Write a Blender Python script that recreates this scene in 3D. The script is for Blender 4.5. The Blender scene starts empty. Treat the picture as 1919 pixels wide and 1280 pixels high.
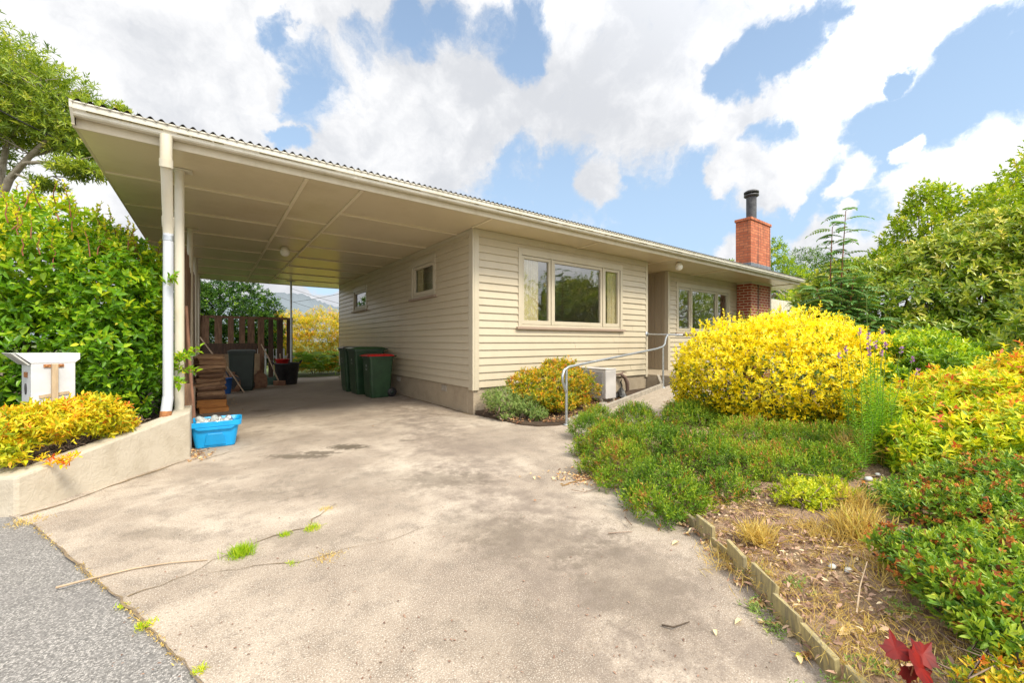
import bpy, math, random
import numpy as np
from mathutils import Vector, Matrix, Euler
PI = math.pi
random.seed(11)
RNG = np.random.default_rng(7)
scene = bpy.context.scene
col = scene.collection
# ------------------------------------------------------------------ camera frame (house axes: X along the front wall, Y into the section)
CAMH, FPX, YAW = 1.2, 760.0, math.radians(36.6)
FW = (math.sin(YAW), math.cos(YAW)); RT = (math.cos(YAW), -math.sin(YAW))
def ray(u, v):
    a = (u - 959.5) / FPX
    return (FW[0] + a*RT[0], FW[1] + a*RT[1], -(v - 640.0) / FPX)
def G(u, v, z=0.0):                       # surveyed point on a level plane
    r = ray(u, v); t = (z - CAMH) / r[2]
    return Vector((t*r[0], t*r[1], z))
def D(u, v, t):                           # surveyed point at a distance t
    r = ray(u, v)
    return Vector((t*r[0], t*r[1], CAMH + t*r[2]))
# ------------------------------------------------------------------ materials
def new_mat(name):
    m = bpy.data.materials.new(name); m.use_nodes = True
    nt = m.node_tree; nt.nodes.clear()
    out = nt.nodes.new('ShaderNodeOutputMaterial')
    return m, nt, out
def ramp(nt, stops, fac, interp='LINEAR'):
    r = nt.nodes.new('ShaderNodeValToRGB'); e = r.color_ramp.elements
    r.color_ramp.interpolation = interp
    while len(e) < len(stops): e.new(0.5)
    for i, (p, c) in enumerate(stops):
        e[i].position = p; e[i].color = (*c, 1) if len(c) == 3 else c
    nt.links.new(fac, r.inputs['Fac'])
    return r.outputs['Color']
def noise(nt, scale, detail=4, rough=.6, vec=None, dist=0.0):
    n = nt.nodes.new('ShaderNodeTexNoise')
    n.inputs['Scale'].default_value = scale; n.inputs['Detail'].default_value = detail
    n.inputs['Roughness'].default_value = rough; n.inputs['Distortion'].default_value = dist
    if vec: nt.links.new(vec, n.inputs['Vector'])
    return n.outputs['Fac']
def mixc(nt, fac, a, b, mode='MIX'):
    m = nt.nodes.new('ShaderNodeMix'); m.data_type = 'RGBA'; m.blend_type = mode
    for s, i in ((fac, 0), (a, 6), (b, 7)):
        if isinstance(s, (int, float)): m.inputs[i].default_value = s
        elif isinstance(s, tuple): m.inputs[i].default_value = (*s, 1)
        else: nt.links.new(s, m.inputs[i])
    return m.outputs[2]
def mth(nt, op, a, b=None, c=None, clamp=False):
    m = nt.nodes.new('ShaderNodeMath'); m.operation = op; m.use_clamp = clamp
    for i, s in enumerate((a, b, c)):
        if s is None: continue
        if isinstance(s, (int, float)): m.inputs[i].default_value = s
        else: nt.links.new(s, m.inputs[i])
    return m.outputs[0]
def mrange(nt, v, a, b, c=0., d=1., smooth=True):
    m = nt.nodes.new('ShaderNodeMapRange'); m.interpolation_type = 'SMOOTHSTEP' if smooth else 'LINEAR'
    nt.links.new(v, m.inputs[0])
    for i, s in enumerate((a, b, c, d)): m.inputs[i+1].default_value = s
    return m.outputs[0]
def geo_pos(nt): return nt.nodes.new('ShaderNodeNewGeometry').outputs['Position']
def finish(nt, out, colr, rough=.6, bump=None, bstr=.3, bdist=.01, metal=0., spec=.5, coat=0.):
    p = nt.nodes.new('ShaderNodeBsdfPrincipled')
    if isinstance(colr, tuple): p.inputs['Base Color'].default_value = (*colr, 1)
    else: nt.links.new(colr, p.inputs['Base Color'])
    if isinstance(rough, (int, float)): p.inputs['Roughness'].default_value = rough
    else: nt.links.new(rough, p.inputs['Roughness'])
    p.inputs['Metallic'].default_value = metal; p.inputs['Specular IOR Level'].default_value = spec
    if bump is not None:
        b = nt.nodes.new('ShaderNodeBump'); b.inputs['Strength'].default_value = bstr; b.inputs['Distance'].default_value = bdist
        nt.links.new(bump, b.inputs['Height']); nt.links.new(b.outputs[0], p.inputs['Normal'])
    nt.links.new(p.outputs[0], out.inputs['Surface'])
    return p
def simple(name, c1, c2=None, scale=6., rough=.6, bscale=None, bstr=.2, metal=0., spec=.5, stretch=None):
    m, nt, out = new_mat(name)
    tc = nt.nodes.new('ShaderNodeTexCoord').outputs['Object']
    if stretch:
        mp = nt.nodes.new('ShaderNodeMapping'); mp.inputs['Scale'].default_value = stretch
        nt.links.new(tc, mp.inputs['Vector']); tc = mp.outputs[0]
    if c2 is None: c2 = tuple(x*.8 for x in c1)
    f = noise(nt, scale, 6, .65, tc)
    f2 = mrange(nt, f, .35, .65)
    c = mixc(nt, f2, c1, c2)
    b = noise(nt, bscale, 4, .6, tc) if bscale else None
    finish(nt, out, c, rough, b, bstr, .01, metal, spec)
    return m
def foliage_mat(name, stops, trans=.3, rough=.42, spec=.4, tboost=1.35):
    m, nt, out = new_mat(name)
    a = nt.nodes.new('ShaderNodeAttribute'); a.attribute_name = 'tone'
    c = ramp(nt, stops, a.outputs['Fac'])
    p = finish(nt, out, c, rough, spec=spec)
    t = nt.nodes.new('ShaderNodeBsdfTranslucent')
    tc = mixc(nt, 1.0, c, (tboost, tboost, tboost*.6), 'MULTIPLY')
    nt.links.new(tc, t.inputs['Color'])
    mx = nt.nodes.new('ShaderNodeMixShader'); mx.inputs[0].default_value = trans
    nt.links.new(p.outputs[0], mx.inputs[1]); nt.links.new(t.outputs[0], mx.inputs[2])
    nt.links.new(mx.outputs[0], out.inputs['Surface'])
    return m
M = {}
def paint_mat(name, c, dirt, rough=.45, dscale=2.2, amt=.35):
    m, nt, out = new_mat(name)
    pos = geo_pos(nt)
    mp = nt.nodes.new('ShaderNodeMapping'); mp.inputs['Scale'].default_value = (1, 1, .35)
    nt.links.new(pos, mp.inputs['Vector'])
    f = mrange(nt, noise(nt, dscale, 8, .7, mp.outputs[0]), .42, .78)
    f = mth(nt, 'MULTIPLY', f, amt)
    fine = noise(nt, 60, 4, .6, pos)
    c1 = mixc(nt, f, c, dirt)
    c2 = mixc(nt, mth(nt, 'MULTIPLY', fine, .12), c1, tuple(x*.7 for x in c))
    finish(nt, out, c2, rough, fine, .08, .004)
    return m
M['board'] = paint_mat('cream_board', (.545, .475, .35), (.38, .32, .225), .36)
M['trim'] = paint_mat('trim_paint', (.55, .49, .375), (.38, .33, .235), .4)
M['gutter'] = paint_mat('gutter_paint', (.72, .685, .60), (.30, .27, .15), .4, 5., .4)
M['fascia'] = paint_mat('fascia_paint', (.58, .51, .385), (.36, .29, .17), .5, 4., .5)
M['soffit'] = paint_mat('soffit_paint', (.70, .605, .43), (.50, .41, .25), .26, 1.3, .5)
M['batten'] = paint_mat('batten_paint', (.77, .68, .51), (.58, .49, .34), .4)
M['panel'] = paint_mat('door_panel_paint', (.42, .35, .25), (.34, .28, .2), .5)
M['sill'] = paint_mat('sill_paint', (.36, .27, .21), (.2, .14, .1), .5)
M['downpipe'] = paint_mat('downpipe_paint', (.66, .62, .52), (.6, .5, .28), .35, 3., .6)
M['pvc'] = simple('grey_white_pipe', (.58, .61, .66), (.52, .55, .60), 3., .35)
M['roof'] = simple('roof_sheet', (.07, .062, .055), (.13, .12, .10), 9., .85, 30, .3)
M['white'] = simple('white_paint', (.64, .65, .68), (.54, .55, .58), 5., .45, 60, .1)
M['lampglass'] = simple('opal_glass', (.85, .82, .72), (.8, .77, .68), 3., .15)
M['inner'] = simple('room_lining', (.80, .74, .64), (.74, .68, .58), 2., .8)
M['curtain'] = simple('curtain_cloth', (.93, .82, .58), (.85, .72, .46), 8., .9)
M['door'] = simple('varnished_door', (.35, .13, .03), (.28, .10, .02), 9., .4)
M['galv'] = simple('galvanised_steel', (.52, .55, .58), (.42, .45, .48), 22., .38, metal=.75)
M['darkmetal'] = simple('flue_metal', (.05, .05, .055), (.10, .10, .105), 9., .5, metal=.3)
M['lead'] = simple('lead_flashing', (.12, .14, .17), (.2, .22, .25), 10., .6)
M['acwhite'] = simple('ac_casing', (.58, .56, .55), (.52, .50, .49), 3., .4)
M['acgrille'] = simple('ac_grille', (.33, .31, .33), (.28, .26, .28), 12., .5)
M['black'] = simple('black_plastic', (.012, .012, .014), (.03, .03, .03), 8., .45)
M['bingreen'] = simple('bin_green', (.028, .075, .030), (.018, .050, .022), 4., .38, 40, .05)
M['bindark'] = simple('bin_dark', (.014, .026, .020), (.02, .034, .026), 4., .42)
M['lidgreen'] = simple('lid_green', (.035, .12, .030), (.025, .085, .025), 5., .35)
M['lidred'] = simple('lid_red', (.75, .015, .018), (.6, .012, .015), 5., .3)
M['mark'] = simple('printed_mark', (.55, .57, .55), (.38, .4, .38), 60., .6)
M['crate'] = simple('crate_blue', (.008, .37, .78), (.006, .31, .68), 5., .35, 30, .05)
M['cratedark'] = simple('crate_recess', (.006, .30, .66), (.006, .26, .58), 5., .4)
M['glassw'] = simple('clear_jar', (.62, .66, .66), (.3, .34, .34), 40., .12)
M['bottlegreen'] = simple('green_glass', (.03, .14, .06), (.05, .2, .09), 30., .1)
M['canwhite'] = simple('tin_can', (.75, .75, .76), (.5, .5, .52), 40., .25, metal=.6)
M['timber'] = simple('old_timber', (.25, .145, .085), (.14, .08, .05), 7., .85, 30, .4, stretch=(4, 4, .6))
M['timberdark'] = simple('dark_timber', (.095, .055, .036), (.055, .034, .024), 7., .9, 30, .4, stretch=(4, 4, .6))
M['timberred'] = simple('reddish_stake', (.30, .15, .09), (.18, .09, .06), 9., .8, stretch=(4, 4, .5))
M['ply'] = simple('plywood', (.34, .24, .14), (.25, .17, .1), 4., .8)
M['lbpost'] = simple('post_timber', (.52, .40, .26), (.42, .31, .2), 8., .75, stretch=(5, 5, .7))
M['rust'] = simple('rusty_steel', (.45, .20, .07), (.25, .10, .04), 50., .8)
M['wood1'] = simple('split_log', (.52, .33, .19), (.28, .16, .09), 14., .9, 40, .4, stretch=(.5, 5, 5))
M['wood2'] = simple('split_log_dark', (.34, .20, .12), (.17, .10, .06), 14., .9, 40, .4, stretch=(.5, 5, 5))
M['wood3'] = simple('split_log_orange', (.56, .24, .06), (.40, .16, .05), 14., .85, 40, .4, stretch=(.5, 5, 5))
M['sack'] = simple('brown_paper_sack', (.30, .17, .10), (.2, .1, .06), 12., .85, 25, .5)
M['bluebucket'] = simple('blue_plastic', (.02, .11, .38), (.015, .09, .3), 5., .4)
M['trough'] = simple('green_trough', (.03, .085, .05), (.02, .06, .04), 5., .5)
M['redplastic'] = simple('red_plastic', (.6, .03, .02), (.5, .02, .02), 5., .4)
M['handle'] = simple('tool_handle', (.48, .36, .24), (.36, .26, .17), 10., .6)
M['kerb'] = simple('concrete_kerb', (.40, .36, .30), (.28, .25, .21), 14., .9, 60, .4)
M['trunk'] = simple('bark', (.40, .35, .27), (.26, .22, .16), 8., .9, 30, .5)
M['twig'] = simple('dry_twig', (.34, .25, .19), (.20, .14, .10), 20., .9)
M['twigdark'] = simple('dark_twig', (.085, .06, .04), (.05, .036, .025), 20., .9)
M['redstem'] = simple('red_stem', (.30, .10, .05), (.22, .09, .04), 20., .7)
M['greenstem'] = simple('green_stem', (.16, .25, .05), (.12, .2, .04), 20., .7)
M['bark_dead'] = simple('weathered_branch', (.22, .15, .12), (.12, .08, .06), 20., .9, 40, .5)
M['picket'] = simple('picket_paint', (.55, .56, .55), (.4, .41, .4), 8., .7)
M['fencewhite'] = simple('pale_fence', (.70, .66, .56), (.6, .55, .46), 4., .7)
M['wire'] = simple('cable', (.02, .02, .02), (.03, .03, .03), 5., .6)
# render-coated walls
def plaster_mat(name, c, c2, sc=14., st=.7, d=.02):
    m, nt, out = new_mat(name)
    pos = geo_pos(nt)
    f = noise(nt, 5, 6, .7, pos)
    cc = mixc(nt, mrange(nt, f, .4, .75), c, c2)
    n1 = noise(nt, sc, 3, .5, pos, 1.6); n2 = noise(nt, sc*6, 3, .6, pos)
    h = mth(nt, 'ADD', mrange(nt, n1, .42, .6), mth(nt, 'MULTIPLY', n2, .35))
    finish(nt, out, cc, .8, h, st, d)
    return m
M['render'] = plaster_mat('rough_render', (.53, .475, .385), (.44, .385, .30), 16., .2, .010)
M['foundation'] = plaster_mat('foundation_render', (.44, .365, .265), (.35, .285, .205), 40., .5, .012)
def glass_mat():
    m, nt, out = new_mat('window_glass')
    tr = nt.nodes.new('ShaderNodeBsdfTransparent'); tr.inputs[0].default_value = (.86, .87, .85, 1)
    gl = nt.nodes.new('ShaderNodeBsdfGlossy'); gl.inputs['Roughness'].default_value = .01
    gl.inputs['Color'].default_value = (.95, .95, .95, 1)
    ge = nt.nodes.new('ShaderNodeNewGeometry'); dp = nt.nodes.new('ShaderNodeVectorMath'); dp.operation = 'DOT_PRODUCT'
    nt.links.new(ge.outputs['Incoming'], dp.inputs[0]); nt.links.new(ge.outputs['Normal'], dp.inputs[1])
    sch = mth(nt, 'POWER', mth(nt, 'SUBTRACT', 1.0, mth(nt, 'ABSOLUTE', dp.outputs['Value']), clamp=True), 5.0)
    mx = nt.nodes.new('ShaderNodeMixShader')
    nt.links.new(mth(nt, 'ADD', mth(nt, 'MULTIPLY', sch, .9), .115, clamp=True), mx.inputs[0])
    nt.links.new(tr.outputs[0], mx.inputs[1]); nt.links.new(gl.outputs[0], mx.inputs[2])
    nt.links.new(mx.outputs[0], out.inputs['Surface'])
    return m
M['glass'] = glass_mat()
def brick_mat(name, c1, c2, mortar, msize=.012):
    m, nt, out = new_mat(name)
    uv = nt.nodes.new('ShaderNodeUVMap').outputs[0]
    b = nt.nodes.new('ShaderNodeTexBrick'); b.offset = .5
    b.inputs['Color1'].default_value = (*c1, 1); b.inputs['Color2'].default_value = (*c2, 1)
    b.inputs['Mortar'].default_value = (*mortar, 1); b.inputs['Scale'].default_value = 1.
    b.inputs['Mortar Size'].default_value = msize; b.inputs['Brick Width'].default_value = .24; b.inputs['Row Height'].default_value = .086
    b.inputs['Bias'].default_value = 0.
    pos = geo_pos(nt)
    nt.links.new(uv, b.inputs['Vector'])
    f = noise(nt, 9, 6, .7, pos)
    c = mixc(nt, mth(nt, 'MULTIPLY', mrange(nt, f, .45, .8), .55), b.outputs['Color'], (c1[0]*.4, c1[1]*.5, c1[2]*.6))
    # vertical soot streaks running down from the cap (wear with a shape of its own)
    mp = nt.nodes.new('ShaderNodeMapping'); mp.inputs['Scale'].default_value = (5.5, 5.5, .25)
    nt.links.new(pos, mp.inputs['Vector'])
    s = mrange(nt, noise(nt, 1., 3, .6, mp.outputs[0]), .55, .66)
    c = mixc(nt, mth(nt, 'MULTIPLY', s, .75), c, (.05, .035, .03))
    h = mth(nt, 'SUBTRACT', noise(nt, 60, 3, .6, pos), mth(nt, 'MULTIPLY', b.outputs['Fac'], 1.5))
    finish(nt, out, c, .85, h, .5, .01)
    return m
M['brick'] = brick_mat('stack_brick', (.46, .12, .052), (.66, .215, .10), (.30, .12, .075), .009)
M['brickdark'] = brick_mat('wall_brick', (.30, .052, .028), (.38, .075, .036), (.56, .38, .27), .014)
# ground materials
def concrete_mat():
    m, nt, out = new_mat('driveway_concrete')
    pos = geo_pos(nt)
    n1 = noise(nt, .9, 7, .62, pos, .4); n2 = noise(nt, 5., 8, .7, pos); n3 = noise(nt, 80., 5, .75, pos); n4 = noise(nt, 170., 3, .7, pos)
    c = ramp(nt, [(.30, (.20, .155, .120)), (.47, (.335, .272, .213)), (.66, (.54, .46, .375))], n1)
    c = mixc(nt, mth(nt, 'MULTIPLY', mrange(nt, n2, .45, .68), .7), c, (.185, .15, .118))
    c = mixc(nt, mth(nt, 'MULTIPLY', mrange(nt, n3, .50, .64), .7), c, (.18, .145, .115))
    c = mixc(nt, mth(nt, 'MULTIPLY', mrange(nt, n4, .53, .62), .65), c, (.72, .66, .575))
    sx = nt.nodes.new('ShaderNodeSeparateXYZ'); nt.links.new(pos, sx.inputs[0])
    wob = mth(nt, 'MULTIPLY', mth(nt, 'SUBTRACT', noise(nt, 2.2, 6, .7, pos), .5), 1.5)
    # slab blends to a grey-brown tone under the roof, and broad grimy wheel track across the drive
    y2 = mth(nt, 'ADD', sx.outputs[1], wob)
    slab_tone = mth(nt, 'MULTIPLY', mrange(nt, y2, 6.6, 8.2), .55)
    c = mixc(nt, slab_tone, c, (.30, .26, .22))
    tr = mth(nt, 'ADD', mth(nt, 'SUBTRACT', mth(nt, 'MULTIPLY', sx.outputs[0], .86), mth(nt, 'MULTIPLY', sx.outputs[1], .2)), mth(nt, 'MULTIPLY', wob, .55))
    band = mth(nt, 'MULTIPLY', mrange(nt, mth(nt, 'ABSOLUTE', mth(nt, 'SUBTRACT', tr, 1.05)), .15, .55, 1, 0), mrange(nt, n2, .3, .62))
    c = mixc(nt, mth(nt, 'MULTIPLY', band, .7), c, (.20, .16, .13))
    # dark oily stains
    for (u, v, ra, rb, k) in ((652, 838, .26, .13, .95), (560, 856, .38, .10, .8), (600, 849, .26, .08, .8), (488, 770, .16, .12, .55), (760, 826, .12, .05, .5), (905, 985, .35, .3, .25), (1010, 1010, .5, .35, .3), (700, 900, 1.0, .45, .22), (1180, 1080, .35, .5, .3), (930, 1180, .3, .3, .2), (470, 930, .5, .14, .3), (830, 900, .5, .22, .35), (560, 1010, .35, .12, .3), (1090, 880, .2, .12, .5), (300, 1000, .3, .1, .3)):
        p = G(u, v)
        vm = nt.nodes.new('ShaderNodeVectorMath'); vm.operation = 'SUBTRACT'; nt.links.new(pos, vm.inputs[0]); vm.inputs[1].default_value = p
        mp = nt.nodes.new('ShaderNodeMapping'); mp.vector_type = 'POINT'
        mp.inputs['Rotation'].default_value = (0, 0, YAW); mp.inputs['Scale'].default_value = (1, 1, 1)
        nt.links.new(vm.outputs[0], mp.inputs['Vector'])
        sc = nt.nodes.new('ShaderNodeVectorMath'); sc.operation = 'MULTIPLY'; nt.links.new(mp.outputs[0], sc.inputs[0]); sc.inputs[1].default_value = (1/ra, 1/rb, 0)
        ln = nt.nodes.new('ShaderNodeVectorMath'); ln.operation = 'LENGTH'; nt.links.new(sc.outputs[0], ln.inputs[0])
        d = mth(nt, 'ADD', ln.outputs['Value'], mth(nt, 'MULTIPLY', mth(nt, 'SUBTRACT', noise(nt, 13, 6, .75, pos), .5), 3.2))
        c = mixc(nt, mth(nt, 'MULTIPLY', mrange(nt, d, .55, 1.05, 1, 0), k), c, (.11, .088, .062))
    h = mth(nt, 'ADD', mth(nt, 'MULTIPLY', n3, .8), mth(nt, 'MULTIPLY', n2, .6))
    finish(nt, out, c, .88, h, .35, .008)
    return m
M['concrete'] = concrete_mat()
def asphalt_mat():
    m, nt, out = new_mat('road_chipseal')
    pos = geo_pos(nt)
    v = nt.nodes.new('ShaderNodeTexVoronoi'); v.inputs['Scale'].default_value = 165.; nt.links.new(pos, v.inputs['Vector'])
    sh = nt.nodes.new('ShaderNodeSeparateColor'); nt.links.new(v.outputs['Color'], sh.inputs[0])
    c = ramp(nt, [(0., (.09, .084, .078)), (.45, (.22, .207, .193)), (1., (.52, .49, .46))], sh.outputs[0])
    c = mixc(nt, mth(nt,'MULTIPLY',mrange(nt, v.outputs['Distance'], .3, .6),.6), c, (.17, .165, .16))
    c = mixc(nt, mth(nt, 'MULTIPLY', mrange(nt, noise(nt, 3, 6, .7, pos), .4, .7), .4), c, (.16, .15, .145))
    finish(nt, out, c, .9, v.outputs['Distance'], -.6, .01)
    return m
M['asphalt'] = asphalt_mat()
def soil_mat(name, a, b, c_):
    m, nt, out = new_mat(name)
    pos = geo_pos(nt)
    n1 = noise(nt, 6, 8, .75, pos); n2 = noise(nt, 60, 5, .7, pos)
    c = ramp(nt, [(.3, a), (.5, b), (.7, c_)], n1)
    c = mixc(nt, mth(nt, 'MULTIPLY', mrange(nt, n2, .45, .7), .6), c, (a[0]*.5, a[1]*.5, a[2]*.5))
    finish(nt, out, c, .95, mth(nt, 'ADD', n1, n2), .9, .03)
    return m
M['bed'] = soil_mat('bed_soil', (.22, .135, .095), (.42, .28, .18), (.62, .46, .28))
M['soil'] = soil_mat('garden_soil', (.05, .032, .022), (.085, .055, .035), (.14, .09, .05))
M['lawn'] = soil_mat('lawn_ground', (.05, .09, .02), (.10, .14, .035), (.20, .20, .06))
M['hill'] = soil_mat('hazy_hill_scrub', (.12, .155, .185), (.16, .195, .225), (.20, .23, .25))  # scrub colour shifted to blue-grey, distance haze put into the base colour
M['ramp'] = soil_mat('path_concrete', (.40, .33, .25), (.50, .42, .33), (.60, .52, .42))
M['crack'] = simple('crack_dirt', (.15, .115, .08), (.26, .19, .11), 30., .95)
M['mossgreen'] = simple('gutter_moss', (.20,.16,.06), (.34,.29,.17), 30., .95)
M['mossline'] = simple('dry_moss', (.38, .23, .08), (.24, .13, .05), 40., .95, 80, .8)
# foliage materials
g = foliage_mat
M['f_hedge'] = g('hedge_leaf', [(0, (.05, .14, .010)), (.45, (.155, .35, .012)), (.75, (.38, .54, .018)), (.92, (.68, .70, .03)), (1, (.80, .70, .05))], .32, .33)
M['f_nandina'] = g('nandina_leaf', [(0, (.20, .30, .015)), (.35, (.58, .58, .02)), (.7, (.88, .66, .025)), (.9, (.86, .42, .04)), (1, (.74, .16, .03))], .3, .45)
M['f_nandina2'] = g('golden_nandina_leaf', [(0, (.14, .28, .012)), (.3, (.40, .52, .018)), (.6, (.80, .78, .025)), (.84, (.88, .68, .06)), (.94, (.84, .36, .08)), (1, (.74, .15, .06))], .3, .45)
M['f_orange'] = g('orange_shrub_leaf', [(0, (.10, .19, .015)), (.3, (.32, .38, .02)), (.6, (.74, .54, .02)), (.86, (.80, .36, .025)), (1, (.68, .13, .02))], .28, .45)
M['f_yellow'] = g('euonymus_leaf', [(0, (.04, .11, .012)), (.25, (.12, .20, .012)), (.38, (.56, .50, .012)), (.5, (.90, .73, .012)), (.85, (.96, .83, .02)), (1, (.97, .90, .12))], .3, .4)
M['f_heath'] = g('heath_leaf', [(0, (.045, .11, .014)), (.4, (.14, .27, .014)), (.8, (.32, .44, .02)), (.95, (.44, .44, .04)), (1, (.42, .17, .04))], .28, .55)
M['f_azalea'] = g('azalea_leaf', [(0, (.05, .14, .025)), (.4, (.17, .33, .035)), (.8, (.38, .50, .04)), (1, (.56, .60, .08))], .28, .36)
M['f_spent'] = g('spent_flower', [(0, (.14, .04, .015)), (.5, (.36, .10, .02)), (1, (.62, .25, .05))], .25, .75)
M['f_rhodo'] = g('rhododendron_leaf', [(0, (.06, .14, .012)), (.4, (.18, .30, .02)), (.75, (.46, .52, .05)), (1, (.78, .70, .18))], .28, .30, .55)
M['f_tree'] = g('light_tree_leaf', [(0, (.12, .22, .012)), (.5, (.36, .50, .018)), (.85, (.66, .68, .03)), (1, (.80, .62, .08))], .36, .4)
M['f_dark'] = g('dark_shrub_leaf', [(0, (.015, .05, .010)), (.5, (.045, .12, .012)), (.85, (.13, .24, .02)), (1, (.26, .40, .03))], .2, .6, .2)
M['f_lime'] = g('lime_shrub_leaf', [(0, (.12, .22, .015)), (.5, (.44, .54, .02)), (1, (.78, .74, .05))], .3, .4)
M['f_pieris'] = g('pieris_leaf', [(0, (.05, .14, .02)), (.5, (.19, .36, .02)), (.8, (.50, .64, .02)), (1, (.70, .68, .04))], .3, .35)
M['f_fern'] = g('fern_leaf', [(0, (.05, .13, .012)), (.6, (.20, .38, .02)), (1, (.50, .60, .04))], .3, .45)
M['f_grey'] = g('grey_green_leaf', [(0, (.10, .18, .05)), (.5, (.26, .38, .09)), (.9, (.46, .55, .18)), (1, (.48, .28, .18))], .25, .6)
M['f_gum'] = g('narrow_tree_leaf', [(0, (.08, .15, .025)), (.5, (.24, .34, .035)), (.85, (.48, .56, .045)), (1, (.60, .56, .10))], .34, .38)
M['f_rowan'] = g('feathery_leaf', [(0, (.06, .15, .04)), (.6, (.16, .33, .09)), (1, (.36, .5, .12))], .28, .42)
M['f_toad'] = g('toadflax_leaf', [(0, (.08, .22, .02)), (.6, (.22, .45, .025)), (1, (.52, .64, .05))], .34, .5)
M['f_purple'] = g('purple_flower', [(0, (.36, .12, .52)), (1, (.60, .32, .74))], .3, .6)
M['f_straw'] = g('dry_grass', [(0, (.50, .34, .12)), (.5, (.78, .60, .20)), (.85, (.85, .74, .34)), (1, (.50, .55, .07))], .3, .7)
M['f_grass'] = g('fresh_grass', [(0, (.17, .34, .01)), (.6, (.40, .60, .015)), (1, (.75, .68, .06))], .3, .6)
M['f_red'] = g('red_maple_leaf', [(0, (.11, .010, .012)), (.5, (.17, .012, .012)), (1, (.28, .016, .010))], .2, .5, .25)
M['f_litter'] = g('leaf_litter', [(0, (.24, .10, .05)), (.35, (.44, .24, .12)), (.6, (.66, .44, .20)), (.85, (.82, .66, .38)), (1, (.74, .32, .08))], .1, .8)
M['f_mulch'] = g('mulch_chip', [(0, (.15, .085, .06)), (.4, (.34, .21, .15)), (.7, (.52, .34, .24)), (.9, (.70, .54, .34)), (1, (.80, .66, .42))], .05, .85)
M['f_weed'] = g('weed_leaf', [(0, (.10, .2, .03)), (.6, (.26, .38, .08)), (1, (.5, .52, .16))], .25, .55)
M['f_back'] = g('golden_back_leaf', [(0, (.13, .22, .012)), (.3, (.46, .47, .02)), (.65, (.86, .64, .03)), (.9, (.86, .50, .04)), (1, (.74, .16, .06))], .3, .5)
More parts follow.
